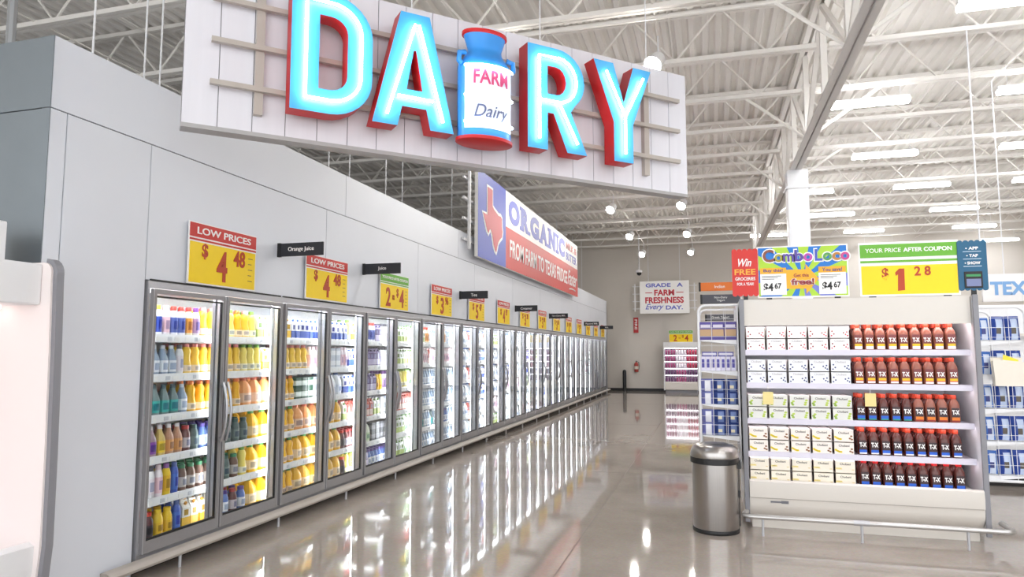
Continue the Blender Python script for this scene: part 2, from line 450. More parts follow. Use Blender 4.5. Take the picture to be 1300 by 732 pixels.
# ------------------------------------------------------------------ products in the coolers
PROF = {
 'carafe': [(.030, 0), (.044, .004), (.046, .02), (.046, .075), (.040, .105), (.034, .135), (.038, .165), (.040, .185), (.030, .212), (.021, .222), (.021, .228)],
 'slim':   [(.026, 0), (.033, .004), (.034, .02), (.034, .15), (.033, .165), (.026, .195), (.019, .205), (.019, .212)],
 'tea':    [(.030, 0), (.038, .004), (.040, .02), (.040, .12), (.034, .145), (.020, .18), (.016, .205), (.016, .215)],
 'dome':   [(.030, 0), (.040, .004), (.041, .02), (.041, .11), (.039, .14), (.030, .165), (.024, .175), (.024, .182)],
 'jug':    [(.05, 0), (.064, .004), (.066, .02), (.066, .13), (.060, .165), (.040, .205), (.024, .225), (.024, .232)],
}
CAPS = {'carafe': (.024, .222, .25), 'slim': (.021, .205, .24), 'tea': (.018, .205, .232), 'dome': (.028, .176, .205), 'jug': (.027, .226, .25)}
LAB = {'carafe': (.022, .075), 'slim': (.03, .15), 'tea': (.025, .115), 'dome': (.03, .11), 'jug': (.03, .115)}
SQ = {'tea': .15, 'jug': .25}
PITCH = {'carafe': .098, 'slim': .074, 'tea': .088, 'dome': .09, 'jug': .142, 'carton': .083, 'box': .105}
OJ = (250, 190, 30); OJ2 = (252, 208, 60); PEACH = (250, 176, 110)
V = {  # code: (shape, body, label, cap, look, thing name)
 'o': ('carafe', OJ, (250, 226, 190), (240, 130, 60), 'orange juice carafe with orange cap', 'juice_bottle'),
 'p': ('carafe', OJ2, (252, 230, 200), (240, 150, 150), 'orange juice carafe with pink cap', 'juice_bottle'),
 'y': ('carafe', (246, 226, 110), (250, 244, 214), (120, 170, 70), 'pale yellow juice carafe with green cap', 'juice_bottle'),
 'g': ('carafe', OJ, (244, 214, 180), (70, 150, 80), 'orange juice carafe with green cap', 'juice_bottle'),
 'b': ('slim', (238, 240, 248), (60, 88, 190), (240, 206, 80), 'blue-white bottle with yellow cap', 'drink_bottle'),
 'k': ('slim', (246, 236, 240), (240, 200, 210), (246, 222, 226), 'pink and white slim bottle', 'drink_bottle'),
 'r': ('slim', (240, 240, 248), (90, 110, 190), (226, 70, 60), 'white-blue slim bottle with red cap', 'drink_bottle'),
 'a': ('slim', (246, 232, 200), (240, 160, 60), (226, 70, 60), 'cream slim bottle with red cap', 'drink_bottle'),
 'u': ('slim', (236, 232, 240), (180, 150, 200), (120, 70, 160), 'pale slim bottle with purple cap', 'drink_bottle'),
 'Y': ('slim', (246, 210, 40), (240, 190, 30), (140, 90, 160), 'yellow slim bottle', 'drink_bottle'),
 'B': ('slim', (50, 90, 190), (60, 110, 210), (60, 90, 160), 'blue slim bottle', 'drink_bottle'),
 'w': ('slim', (240, 238, 240), (236, 226, 232), (70, 70, 80), 'white slim bottle with dark cap', 'drink_bottle'),
 'W': ('tea', (150, 170, 195), (236, 240, 246), (220, 224, 230), 'clear water bottle with blue label', 'drink_bottle'),
 't': ('tea', (120, 140, 140), (60, 180, 175), (70, 90, 100), 'clear drink bottle with teal label', 'drink_bottle'),
 'P': ('tea', (176, 150, 160), (140, 70, 170), (230, 224, 226), 'smoothie bottle with purple label', 'smoothie_bottle'),
 'L': ('tea', (220, 190, 110), (244, 206, 40), (230, 224, 226), 'smoothie bottle with yellow label', 'smoothie_bottle'),
 'O': ('tea', (200, 150, 120), (226, 160, 90), (230, 224, 226), 'smoothie bottle with orange label', 'smoothie_bottle'),
 'm': ('dome', (110, 60, 60), (200, 190, 196), (190, 60, 60), 'dark red juice bottle', 'juice_bottle'),
 'n': ('dome', (120, 88, 74), (206, 196, 190), (60, 130, 90), 'brown drink bottle with green cap', 'drink_bottle'),
 'd': ('dome', (80, 100, 98), (110, 128, 124), (56, 90, 84), 'dark green drink bottle', 'drink_bottle'),
 'R': ('dome', (90, 44, 50), (50, 40, 50), (214, 60, 40), 'dark bottle with red cap', 'juice_bottle'),
 'e': ('dome', (246, 206, 30), (240, 190, 30), (250, 210, 40), 'bright yellow bottle with red band', 'juice_bottle'),
 'v': ('dome', (90, 120, 190), (236, 240, 246), (90, 70, 150), 'blue and white drink bottle', 'drink_bottle'),
 'j': ('jug', OJ, (250, 220, 170), (90, 170, 90), 'large orange juice jug', 'juice_jug'),
 'J': ('jug', PEACH, (246, 210, 180), (230, 120, 90), 'peach coloured juice jug', 'juice_jug'),
 'M': ('jug', (240, 242, 246), (226, 232, 244), (90, 130, 200), 'white milk jug', 'milk_jug'),
 'G': ('jug', (226, 236, 214), (190, 220, 170), (120, 180, 100), 'pale green milk jug', 'milk_jug'),
 'c': ('carton', (240, 240, 246), (60, 90, 180), (70, 110, 200), 'white and blue carton', 'milk_carton'),
 'C': ('carton', (244, 240, 232), (250, 200, 70), (240, 170, 60), 'white and orange carton', 'juice_carton'),
 'q': ('carton', (246, 246, 244), (190, 210, 120), (120, 170, 80), 'white and green carton', 'milk_carton'),
 'x': ('carton', (110, 90, 150), (210, 200, 230), (80, 70, 120), 'purple carton', 'milk_carton'),
 'X': ('carton', (214, 110, 100), (246, 220, 214), (200, 80, 70), 'red and white carton', 'milk_carton'),
 's': ('box', (50, 90, 70), (220, 232, 224), (60, 100, 80), 'green and white box', 'juice_box'),
 'S': ('box', (200, 206, 220), (240, 240, 244), (190, 190, 200), 'pale blue and white box', 'milk_box'),
 'D': ('box', (96, 96, 104), (150, 150, 156), (90, 90, 90), 'dark grey box', 'milk_box'),
}
def product_mesh(code, split):
    sh, bc, lc, cc, look, nm = V[code]
    bm_, lm, cm = C(*bc, .3), C(*lc, .5), C(*cc, .4)
    body, lab, cap = MB(), MB(), MB()
    if sh in PROF:
        sq = SQ.get(sh, 0)
        body.lathe(PROF[sh], 12, sq=sq, mi=0)
        a, b_ = LAB[sh]; rl = max(r for r, z in PROF[sh] if z <= b_ + .01) + .0008
        lab.lathe([(rl, a), (rl, b_)], 12, sq=sq, mi=1)
        lab.f = lab.f[:-2]; lab.m = lab.m[:-2]
        r, z0, z1 = CAPS[sh]; cap.lathe([(r, z0), (r, z1 - .003), (r * .9, z1)], 12, mi=2)
        # printed panel on the front of the label
        zc = (a + b_) / 2; n0 = len(lab.v)
        pr = rl + .0008
        for th in (-2.2, -1.85, -1.5, -1.15, -.9):
            q = 1
            if sq:
                e = 2 + sq * 6; q = 1 / ((abs(math.cos(th)) ** e + abs(math.sin(th)) ** e) ** (1 / e))
            for z in (zc - .3 * (b_ - a), zc + .28 * (b_ - a)): lab.v.append((pr * q * math.cos(th), pr * q * math.sin(th), z))
        for i in range(4): lab.f.append((n0 + 2 * i, n0 + 2 * i + 2, n0 + 2 * i + 3, n0 + 2 * i + 1)); lab.m.append(3)
        if sh == 'jug':
            body.tube([(0, .055, .19), (0, .085, .18), (0, .095, .12), (0, .066, .09)], .012, 6)
    elif sh == 'carton':
        body.box(-.036, .036, -.036, .036, 0, .165)
        body.prism([(-.036, .165), (.036, .165), (.004, .205), (-.004, .205)], -.036, .036, 'x'); body.box(-.036, .036, -.004, .004, .205, .222)
        lab.box(-.0365, .0365, -.0365, .0365, .02, .09, 1); lab.box(-.02, .02, -.0372, -.0365, .105, .15, 3)
        cap.tube([(0, -.016, .192), (0, -.028, .205)], .012, 8, 2)
    else:
        body.box(-.047, .047, -.045, .045, 0, .11); body.box(-.047, .047, -.045, .045, .113, .223)
        lab.box(-.0475, .0475, -.0455, .0455, .03, .08, 1); lab.box(-.0475, .0475, -.0455, .0455, .143, .193, 1)
        cap.box(-.047, .047, -.045, .045, .11, .113, 2)
    pm = C(max(0, lc[0] - 70), max(0, lc[1] - 60), max(0, lc[2] - 40), .5)
    ms = [bm_, lm, cm, pm]
    if split:
        return [body.mesh(nm, ms), lab.mesh('label_band', ms), cap.mesh('cap', ms)]
    a = MB()
    for p in (body, lab, cap):
        b0 = len(a.v); a.v += p.v; a.f += [tuple(i + b0 for i in f) for f in p.f]; a.m += p.m
    return [a.mesh(nm, ms)]
PM = {}
def pmesh(code, split):
    if (code, split) not in PM: PM[(code, split)] = product_mesh(code, split)
    return PM[(code, split)]
LAY = [  # per door, six shelves top to bottom
 ['bkrraup p p'.replace(' ', ''), 'WWWwppp', 'tttWooo', 'PLOOmdv', 'wkYBnnnn', 'ReeBCCC'],
 ['yopyqqq', 'ppyyyC', 'ooJJJ', 'dddjjj', 'dnyjjj', 'vmvjjj'],
 ['Cccccccc', 'ppppkkk', 'oosssS', 'ggJJJ', 'ggjjj', 'ggjjj'],
 ['ccccyC', 'SSkkcc', 'MMcccx', 'jjqXXX', 'jjRmmm', 'jjRyyy'],
 ['rrrxxw', 'xxxxww', 'xxxeeu', 'XXqqSS', 'GDDDDD', 'xvvvvv'],
 ['qqqqGG', 'qqqqqq', 'yyyyGG', 'XXXXXX', 'qqqGGG', 'qqqGGG'],
 ['qaaWWW', 'kkkXkk', 'WWWWWWW', 'WWWWWWW', 'tWWWtWW', 'WWWWWWW'],
 ['aWWWWWW', 'kkkkkk', 'WWWWWWW', 'WWWWWWW', 'vvWWWWW', 'WWWWWWW'],
]
FAR = ['MMMMM', 'cccccc', 'qqqqcc', 'MMXMM', 'SSSSSSS', 'MMMCC', 'wwkkwww', 'ccccxx', 'MMMJJ', 'SSSXXS']
DSEG = .74
stuff = {}
count = {}
NIND = NM
random.seed(11)
for door in range(2 * NM):
    k, q = divmod(door, 2)
    rows = LAY[door] if door < len(LAY) else [random.choice(FAR) for _ in range(6)]
    for si, (row, z) in enumerate(zip(rows, SHZ)):
        row = list(row); n0 = int(.2 / PITCH[V[row[0]][0]]) if door == 0 else 0; off0 = PITCH[V[row[0]][0]] * n0; row = [row[0]] * n0 + row
        DSEG = .835 + off0
        run = sum(PITCH[V[c][0]] for c in row)
        guard = 0
        while run + PITCH[V[row[-1]][0]] < DSEG and guard < 12: row.append(row[-1]); run += PITCH[V[row[-1]][0]]; guard += 1
        while run > DSEG: run -= PITCH[V[row.pop()][0]]
        shift = .19 * (YD + door * .82 + .06) / 3.95
        x = .045 + q * .82 + shift - off0; gap = (DSEG - run) / len(row)
        seen = {}
        for c in row:
            sh, _, _, _, look, nm = V[c]; pw = PITCH[sh]
            cx = x + pw / 2 + gap / 2; x += pw + gap
            dep = .145 + {'carafe': .048, 'slim': .036, 'tea': .044, 'dome': .044, 'jug': .07, 'carton': .04, 'box': .05}[sh]
            back = [(cx, dep + i * (pw + (.045 if sh == 'jug' else .004))) for i in (1, 2)] if k < 4 else []
            if k * MW + cx > NM * MW - .06: continue
            seen[c] = seen.get(c, 0) + 1
            if k < NIND and count.get(nm, 0) < 300:
                count[nm] = count.get(nm, 0) + 1
                ms = pmesh(c, k < 2)
                o = obj(nm, ms[0], None, (WX - dep, YD + k * MW + cx, z + .001)); o.rotation_euler = (0, 0, R(90 + random.uniform(-12, 12)) if sh != 'box' else R(90))
                for pn, me in zip(('label_band', 'cap'), ms[1:]): obj(pn, me, o)
                tag(o, '%s, %s of its kind, shelf %s, glass door %s' % (look, ORD[seen[c]], ['one', 'two', 'three', 'four', 'five', 'six'][si], NUM[door + 1]),
                    {'juice_bottle': 'bottle', 'drink_bottle': 'bottle', 'smoothie_bottle': 'bottle'}.get(nm, nm.split('_')[1]), nm.replace('_', ' ') + 's behind the glass doors')
            else:
                stuff.setdefault(nm, []).append((c, cx, dep, z, k))
            for (bx, by) in back:
                stuff.setdefault(nm, []).append((c, bx, by, z, k))
for nm, lst in stuff.items():
    a = MB(); mats = []; idx = {}
    for (c, cx, dep, z, k) in lst:
        me = pmesh(c, False)[0]
        b0 = len(a.v); yy = YD + k * MW + cx; xx = WX - dep
        a.v += [(xx - v.co.y, yy + v.co.x, z + .001 + v.co.z) for v in me.vertices]
        for p in me.polygons:
            m_ = me.materials[p.material_index]
            if m_.name not in idx: idx[m_.name] = len(mats); mats.append(m_)
            a.f.append(tuple(b0 + i for i in p.vertices)); a.m.append(idx[m_.name])
    o = a.build(nm, mats)
    tag(o, 'uncounted %ss massed deeper on the cooler shelves and behind the far doors' % nm.replace('_', ' '), nm.split('_')[1], None, 'stuff')

# ------------------------------------------------------------------ price and category signs over the coolers
def price_sign(label, loc, rz, w=.84, h=.50, head='LOW PRICES', hm=None, digits=(('$', -.24, .10, .13, .07), ('4', -.03, .0, .26, .13), ('48', .19, .09, .14, .15)), group=None, detail=True, hsplit=True):
    t = thing('price_sign', label, 'sign', loc, rz, group)
    hm = hm or REDH
    MB().box(-w / 2, w / 2, -.012, 0, 0, h).build('panel', WHT, t, 0)
    fp = MB().box(-w / 2 + .01, w / 2 - .01, -.015, -.012, .012, h * .68)
    if detail:
        for i in range(5): fp.box(w * .37, w * .37 + .06 - .012 * (i % 2), -.0155, -.015, h * (.56 - .1 * i), h * (.575 - .1 * i), 1)
    fp.build('price_field', [YEL, C(150, 110, 30)], t, 0)
    hd = MB().box(-w / 2 + .004, w / 2 - .004, -.015, -.012, h * .76, h * .985)
    hd.box(-w / 2 + .004, w / 2 - .004, -.015, -.012, h * .705, h * .735)
    hd.build('header', hm, t, 0)
    if head: text(head, t, 0, h * .872, -.015, w=w * (.80 if len(head) < 14 else .9), h=h * (.115 if len(head) < 14 else .075), m=WHT, bold=.012)
    for s, x, z, hh, ww in digits:
        text(s, t, x * w / .84, h * .345 + z * h / .5, -.015, name='price_digits', h=hh * h / .5, w=ww * w / .84, m=DIG, bold=.025)
    return t
D4 = (('$', -.24, .10, .13, .07), ('4', -.03, .0, .26, .13), ('48', .19, .09, .14, .15))
def dg(a, c): return (('$', -.2, .08, .14, .08), (a, .0, .0, .27, .13), (c, .19, .09, .13, .13))
specs = [('LOW PRICES', 0, D4, 'red topped yellow LOW PRICES sign reading $4 48, largest and nearest of the row'),
 ('LOW PRICES', 0, D4, 'red topped yellow LOW PRICES sign reading $4 48 beyond the Orange Juice blade'),
 ('YOUR PRICE AFTER COUPON', 1, (('2', -.2, 0, .26, .13), ('FOR', -.05, 0, .07, .06), ('$', .07, .07, .13, .06), ('4', .2, 0, .26, .13)), 'green topped yellow sign reading 2 for $4 beside the Juice blade'),
 ('LOW PRICES', 0, dg('3', '96'), 'red topped yellow sign reading $3 96 over the fourth cooler'),
 ('LOW PRICES', 0, dg('5', '47'), 'red topped yellow sign reading $5 47 just past the Tea blade'),
 ('LOW PRICES', 0, dg('4', '97'), 'red topped yellow sign reading $4 97 over the sixth cooler'),
 ('LOW PRICES', 0, dg('3', '28'), 'red topped yellow sign reading $3 28 over the seventh cooler'),
 ('LOW PRICES', 0, dg('3', '98'), 'red topped yellow sign reading $3 98 over the eighth cooler'),
 ('LOW PRICES', 0, dg('3', '50'), 'red topped yellow price sign over the ninth cooler'),
 ('LOW PRICES', 0, dg('2', '98'), 'red topped yellow price sign over the tenth cooler'),
 ('LOW PRICES', 0, dg('3', '12'), 'red topped yellow price sign over the eleventh cooler'),
 ('LOW PRICES', 0, dg('3', '42'), 'red topped yellow price sign over the twelfth cooler'),
 ('LOW PRICES', 0, dg('2', '64'), 'red topped yellow price sign over the thirteenth cooler'),
 ('LOW PRICES', 0, dg('3', '24'), 'red topped yellow price sign over the fourteenth, farthest cooler')]
for k, (hd, gr, dgs, lab) in enumerate(specs):
    price_sign(lab, (WX + .02, YD + MW * (k + .5) - .04, 2.125), R(90), .83, .495 if k == 0 else .46, hd, GRNH if gr else REDH, dgs, 'price signs over the glass coolers', k < 5)
    s = MB().box(-.2, .2, 0, .022, .3, .34)
def blade(s, x0, y, z, label, w=.47, h=.125, panel=None, group='category blade signs', ink=WHT):
    t = thing('category_sign', label, 'sign', (x0, y, z), 0, group)
    MB().box(0, w, -.008, .008, 0, h).build('panel', panel or mat('blade_black', (38, 40, 46), .5, noise=.03), t, 0)
    MB().box(-.02, .012, -.014, .014, -.004, h + .004).build('bracket', BLACK, t, 0)
    text(s, t, w / 2, h / 2, -.008, h=.05 if '\n' not in s else .09, m=ink, bold=.005)
for (s, y, z, lab) in [('Orange Juice', 5.66, 2.49, 'black blade sign lettered Orange Juice, nearest on the cooler wall'), ('Juice', 7.34, 2.50, 'black blade sign lettered Juice between the second and third coolers'),
    ('Tea', 10.64, 2.45, 'black blade sign lettered Tea over the glass coolers'), ('Creamer', 14.0, 2.43, 'black blade sign lettered Creamer over the glass coolers'), ('Non-Dairy Milk', 17.22, 2.43, 'black blade sign lettered Non-Dairy Milk over the glass coolers'),
    ('Flavored Milk', 22.3, 2.43, 'black blade sign lettered Flavored Milk, second from the far end'), ('Milk', 25.7, 2.42, 'black blade sign lettered Milk, farthest along the cooler wall')]:
    blade(s, WX + .02, y, z, lab)

# ================================================================== DAIRY SIGN
DL, DH = 4.66, 1.27
P1 = Vector((-3.5, 3.85, 3.15)); th = R(44.6)
t = thing('dairy_sign', 'large hanging white plank sign with glowing blue DAIRY letters and a milk can', 'sign', P1, th)
PLANK = mat('white_plank', (230, 229, 236), .5, noise=.05, nscale=14, aniso=(1, 1, .08))
bd = MB(); n = 20; pw = DL / n
for i in range(n): bd.box(i * pw + .003, (i + 1) * pw - .003, 0, .12, .03, DH)
bd.box(0.002, DL - .002, .012, .118, .035, DH - .004, 1)
bd.build('board', [PLANK, C(150, 146, 150)], t, 0)
MB().box(0, DL, -.004, .124, 0, .03).build('bottom_edge', C(176, 174, 174), t, 0)
RAILM = mat('raceway_taupe', (186, 178, 170), .45, noise=.03)
for z in (.33, .64, .95): MB().box(.17, 4.5, -.085, -.045, z - .018, z + .018).build('cross_rail', RAILM, t, 0)
for x in (.50, 4.10): MB().box(x - .03, x + .03, -.05, 0, .15, 1.08).build('upright_rail', RAILM, t, 0)
FACE = mat('letter_blue', (78, 180, 238), .4, noise=.02); SIDE = mat('letter_red', (205, 30, 34), .45, noise=.03)
LH = .92; LZ = .17; FY = -.25
def letter(ch, x0, loops, strokes):
    o = obj('letter', shape_mesh(loops, .15, [FACE, SIDE], 0, 1), t, (x0, FY, LZ)); o['label'] = 'glowing blue letter %s with red sides' % ch
    nb = MB()
    for s in strokes:
        nb.tube([(x, -.03, z) for x, z in s], .011, 8)
    nb.build('neon_tube', NEON, o)
st = .20
D_out = [(0, 0)] + arc(.28, .30, .32, .30, -90, 0, 8) + arc(.28, LH - .30, .32, .30, 0, 90, 8) + [(0, LH)]
D_in = [(.20, .18)] + arc(.28, .30, .13, .12, -90, 0, 6) + arc(.28, LH - .30, .13, .12, 0, 90, 6) + [(.20, LH - .18)]
letter('D', .68, [D_out, D_in], [[(.10, .09), (.28, .09)] + arc(.28, .30, .225, .21, -90, 0, 8) + arc(.28, LH - .30, .225, .21, 0, 90, 8) + [(.10, LH - .09), (.10, .09)]])
A_out = [(0, 0), (.20, 0), (.235, .16), (.435, .16), (.47, 0), (.67, 0), (.455, LH), (.215, LH)]
A_in = [(.27, .30), (.40, .30), (.345, .62), (.325, .62)]
letter('A', 1.285, [A_out, A_in], [[(.105, .07), (.325, .82)], [(.565, .07), (.355, .82)], [(.19, .225), (.48, .225)]])
R_out = [(0, 0), (.20, 0), (.20, .33), (.26, .33), (.40, 0), (.61, 0), (.44, .37)] + arc(.30, .645, .285, .275, -50, 0, 5) + arc(.30, .645, .285, .275, 0, 90, 7) + [(0, LH)]
R_in = [(.20, .50)] + arc(.29, .625, .10, .125, -90, 90, 8) + [(.20, .75)]
letter('R', 2.64, [R_out, R_in], [[(.10, .08), (.10, LH - .1), (.30, LH - .1)] + arc(.29, .625, .19, .2, 90, -90, 10) + [(.10, .425)], [(.30, .42), (.49, .08)]])
Y_out = [(.20, 0), (.42, 0), (.42, .36), (.64, LH), (.43, LH), (.315, .56), (.20, LH), (-.02, LH), (.20, .36)]
letter('Y', 3.35, [Y_out], [[(.31, .07), (.31, .42), (.10, LH - .1)], [(.31, .42), (.525, LH - .1)]])
# milk can
can = obj('milk_can', MB().lathe([(.24, 0), (.25, .005), (.25, .03), (.235, .035), (.235, .62), (.225, .655), (.18, .72), (.155, .755), (.15, .79), (.185, .90), (.2, .905), (.2, .93), (.17, .935), (.0, .94)], 32, sy=.62,
    mats=[1, 1, 1, 0, 0, 0, 0, 0, 0, 1, 1, 1, 1]).mesh('milk_can', [mat('can_blue', (52, 140, 215), .35, noise=.02), SIDE]), t, (2.235, -.235, .13))
can['label'] = 'blue milk can in place of the letter I'
a = MB(); N = 14; r1, r2 = .238, .238 * .62 + .001
for i in range(N + 1):
    ph = R(-90 - 62 + 124 * i / N)
    for z in (.09, .60): a.v.append((r1 * math.cos(ph), r2 * math.sin(ph), z))
for i in range(N): a.f.append((2 * i, 2 * i + 2, 2 * i + 3, 2 * i + 1)); a.m.append(0)
a.build('can_label', mat('can_white', (240, 240, 248), .4, noise=.01), can)
def bend(me, rx, ry):
    me = me.copy()
    for v in me.vertices:
        ph = -math.pi / 2 + v.co.x / rx
        off = .003 - v.co.y
        v.co = ((rx + off) * math.cos(ph), (ry + off) * math.sin(ph), v.co.z)
    return me
LPK = mat('can_print_red', (214, 70, 120), .5, noise=.02); GRY = mat('can_print_grey', (90, 96, 130), .5, noise=.02)
o = obj('lettering', bend(text_mesh('FARM', w=.33, h=.12, bold=.02, m=LPK, depth=.002), r1, r2), can, (0, 0, .515))
o = obj('lettering', bend(text_mesh('Dairy', w=.32, h=.14, bold=.005, m=GRY, depth=.002, shear=.35), r1, r2), can, (0, 0, .215))
for sx in (-1, 1):
    hh = MB().tube([(sx * .19, -.03, .735), (sx * .245, -.04, .72), (sx * .25, -.04, .65), (sx * .225, -.04, .63)], .022, 8); hh.build('can_handle', MATS['can_blue'], can)
for z in (.135, .355, .60):
    MB().tube([(.262 * math.cos(R(p)), (.262 * .62 + .01) * math.sin(R(p)), z) for p in range(-148, -31, 9)], .011, 8).build('neon_tube', NEON, can)
for x in (.45, 1.7, 2.95, 4.2):
    MB().tube([(x, .06, DH - .01), (x, .06, DECK - .72 - 3.15)], .006, 5).build('hanger_cable', WIREW, t)

# ================================================================== ORGANIC SIGN
OY0, OL, OZ, OH = 11.12, 9.3, 3.22, 1.54
t = thing('organic_sign', 'long red white and blue ORGANIC banner sign with a Texas shape above the cooler wall', 'sign', (-3.80, OY0, OZ), R(90))
LAV = mat('banner_blue', (92, 104, 196), .5, noise=.03); RDB = mat('banner_red', (204, 70, 66), .5, noise=.03)
LETB = mat('organic_letter', (104, 112, 200), .5, noise=.02)
MB().box(0, OL, 0, .06, 0, OH).build('panel', WHT, t, 0)
MB().box(0, 1.68, -.004, 0, 0, OH).build('blue_field', LAV, t, 0)
MB().box(1.68, OL, -.004, 0, 0, OH * .53).build('red_field', RDB, t, 0)
TXS = [(.22, .98), (.46, .98), (.46, .70), (.55, .655), (.66, .63), (.78, .60), (.90, .61), (.96, .58), (.97, .44), (1.0, .36), (.97, .26), (.86, .20), (.76, .13), (.70, .02), (.66, -.06), (.60, -.03), (.52, .06), (.46, .20), (.38, .29), (.31, .27), (.26, .20), (.19, .25), (.12, .35), (.0, .50), (.22, .50)]
tx = [((x - .5) * 1.18 + .84, (z - .46) * 1.08 + .77) for x, z in TXS]
cx = sum(p[0] for p in tx) / len(tx); cz = sum(p[1] for p in tx) / len(tx)
def grow(pts, d):
    out = []; n = len(pts)
    for i in range(n):
        p0, p1, p2 = Vector(pts[i - 1]), Vector(pts[i]), Vector(pts[(i + 1) % n])
        a = (p1 - p0).normalized(); b = (p2 - p1).normalized(); nn = Vector((a.y, -a.x)) + Vector((b.y, -b.x))
        nn = nn / max(.5, nn.length) * d * 1.2
        out.append((p1.x - nn.x, p1.y - nn.y))
    return out
area = sum(tx[i][0] * tx[(i + 1) % len(tx)][1] - tx[(i + 1) % len(tx)][0] * tx[i][1] for i in range(len(tx)))
o = obj('texas_outline', shape_mesh([grow(tx, .05 if area < 0 else -.05)], .004, [WHT]), t, (0, -.009, 0))
o = obj('texas_shape', shape_mesh([tx], .004, [mat('texas_red', (206, 96, 104), .5, noise=.03)]), t, (0, -.014, 0))
x = 1.86; zb_, hh = .93, .50
for ch, wd, slabs in (('O', .86, ()), ('R', .86, ((0, 0), (.62, 0), (0, 1))), ('G', .84, ()), ('A', .92, ((0, 0), (.66, 0))), ('N', .92, ((0, 0), (0, 1), (.68, 1))), ('I', .34, ((.0, 0), (.0, 1))), ('C', .8, ())):
    mg = .1 if ch in 'RAN' else (.11 if ch == 'I' else .02)
    lo = text(ch, t, x + wd / 2, zb_ + hh / 2, -.002, w=wd - 2 * mg + (.04 if ch == 'A' else 0), h=hh, bold=.06, m=LETB)
    if slabs:
        sb = MB()
        for fx, top in slabs:
            x0 = x + fx * wd; ww = .34 if ch != 'I' else wd
            if ch == 'A': ww = .33
            sb.box(x0, x0 + ww, -.007, -.0015, zb_ + (hh - .075 if top else 0), zb_ + (hh if top else .075))
        sb.build('letter_slab', LETB, t, 0)
    x += wd - .045 + (.05 if ch != 'A' else .03)
# slab feet on the banner letters
text('MILK &', t, 8.35, 1.32, -.002, w=1.5, h=.19, bold=.02, m=mat('banner_pink', (226, 130, 130), .5, noise=.02))
text('BUTTER', t, 8.35, 1.03, -.002, w=1.5, h=.22, bold=.02, m=LETB)
text('FROM FARM TO TEXAS FRIDGE', t, 1.95, .42, -.006, w=5.75, h=.36, bold=.02, m=WHT, align='l')
text('Faster', t, 8.45, .46, -.006, w=1.35, h=.42, bold=.01, m=WHT, shear=.4)
MB().tube([(7.95 + i * .1, -.008, .13 + .012 * i - .0012 * i * i) for i in range(10)], .02, 6).build('underline', WHT, t)
fr = MB()
for z in (.25, .6, .95, 1.3): fr.box(-.42, OL + .35, .10, .14, z - .02, z + .02)
for x in (-.22, 2.2, 4.6, 7.0, OL + .2): fr.box(x - .03, x + .03, .06, .10, .1, OH + .02)
fr.box(.5, OL - .5, .06, .07, .4, .6)
fr.build('support_frame', WIREW, t, 0)

# ================================================================== FRESHNESS SIGN
t = thing('freshness_sign', 'white hanging sign reading GRADE A FARM FRESHNESS EVERY DAY by the back wall', 'sign', (-2.68, 28.0, 3.1), 0)
FW, FH = 1.93, 1.3
MB().box(0, FW, 0, .06, 0, FH).build('panel', WHT, t, 0, bevel=.01)
text('GRADE   A', t, FW / 2, 1.13, -.001, w=1.45, h=.16, bold=.03, m=LETB)
text('FARM', t, FW / 2, .83, -.001, w=.78, h=.24, bold=.035, m=mat('fresh_red', (196, 50, 66), .5))
for x0, x1 in ((.22, .5), (1.43, 1.71)): MB().box(x0, x1, -.005, 0, .815, .845).build('rule', MATS['fresh_red'], t, 0)
text('FRESHNESS', t, FW / 2, .53, -.001, w=1.5, h=.25, bold=.035, m=MATS['fresh_red'])
text('Every', t, .58, .24, -.001, w=.72, h=.28, bold=.015, m=LETB, shear=.4)
text('DAY.', t, 1.35, .23, -.001, w=.66, h=.16, bold=.03, m=LETB)
fr = MB()
for z in (.2, .5, .8, 1.1): fr.box(-.3, FW + .3, .08, .11, z - .015, z + .015)
for x in (-.2, .5, 1.4, FW + .2): fr.box(x - .02, x + .02, .06, .09, .1, FH - .1)
fr.build('support_frame', WIREW, t, 0)
for x in (.35, FW - .35): MB().tube([(x, .03, FH), (x, .03, DECK + .09 - 3.1)], .012, 6).build('hanger_cable', WIREW, t)

# ================================================================== ENDCAP MULTIDECK
EX0, EX1, EY = .27, 2.20, 6.74
t = thing('display_case', 'open white refrigerated display case of boxed yogurts and brown bottles at the aisle end', 'display case', ((EX0 + EX1) / 2, EY, 0), 0)
hw = (EX1 - EX0) / 2; xc = (EX0 + EX1) / 2
MB().box(-hw + .04, hw - .04, .86, .94, .1, 2.07).build('back_panel', WHITE, t, 0)
cn = MB().box(-hw + .04, hw - .04, .04, .08, 1.83, 2.07); cn.box(-hw + .04, hw - .04, .08, .94, 1.875, 2.07); cn.build('canopy', BEIGE, t, 0)
for s in (-1, 1):
    x0, x1 = sorted((s * hw, s * (hw - .035)))
    e = MB(); e.prism([(0, .1), (0, 2.07), (.94, 2.07), (.94, .1)], x0 + .002, x1 - .002, 'x'); o = e.build('end_panel', WHITE, t, 0)
    MB().box(x0 - .004, x1 + .004, -.02, .005, .06, 2.075).build('edge_trim', GREYP, o, 0, bevel=.006)
fr = MB(); fr.prism([(.05, .43), (-.005, .44), (-.03, .425), (-.036, .36), (-.03, .285), (-.022, .28), (-.018, .225), (-.012, .20), (.05, .11), (.09, .075), (.3, .075), (.3, .385), (.1, .385)], -hw + .04, hw - .04, 'x')
fr.build('front_bumper', BEIGE, t, 30)
MB().box(-hw + .05, hw - .05, -.0305, .012, .279, .284).build('bumper_seam', C(176, 168, 160), t, 0)
bdg = MB().box(-.75, -.66, -.028, -.014, .245, .258); bdg.box(-.66, -.60, -.028, -.014, .240, .263)
bdg.build('badge', mat('badge_grey', (110, 110, 116), .4, metal=.4), t, 0)
MB().box(-hw + .06, hw - .06, .08, .9, 0, .14).build('plinth', BEIGE, t, 0)
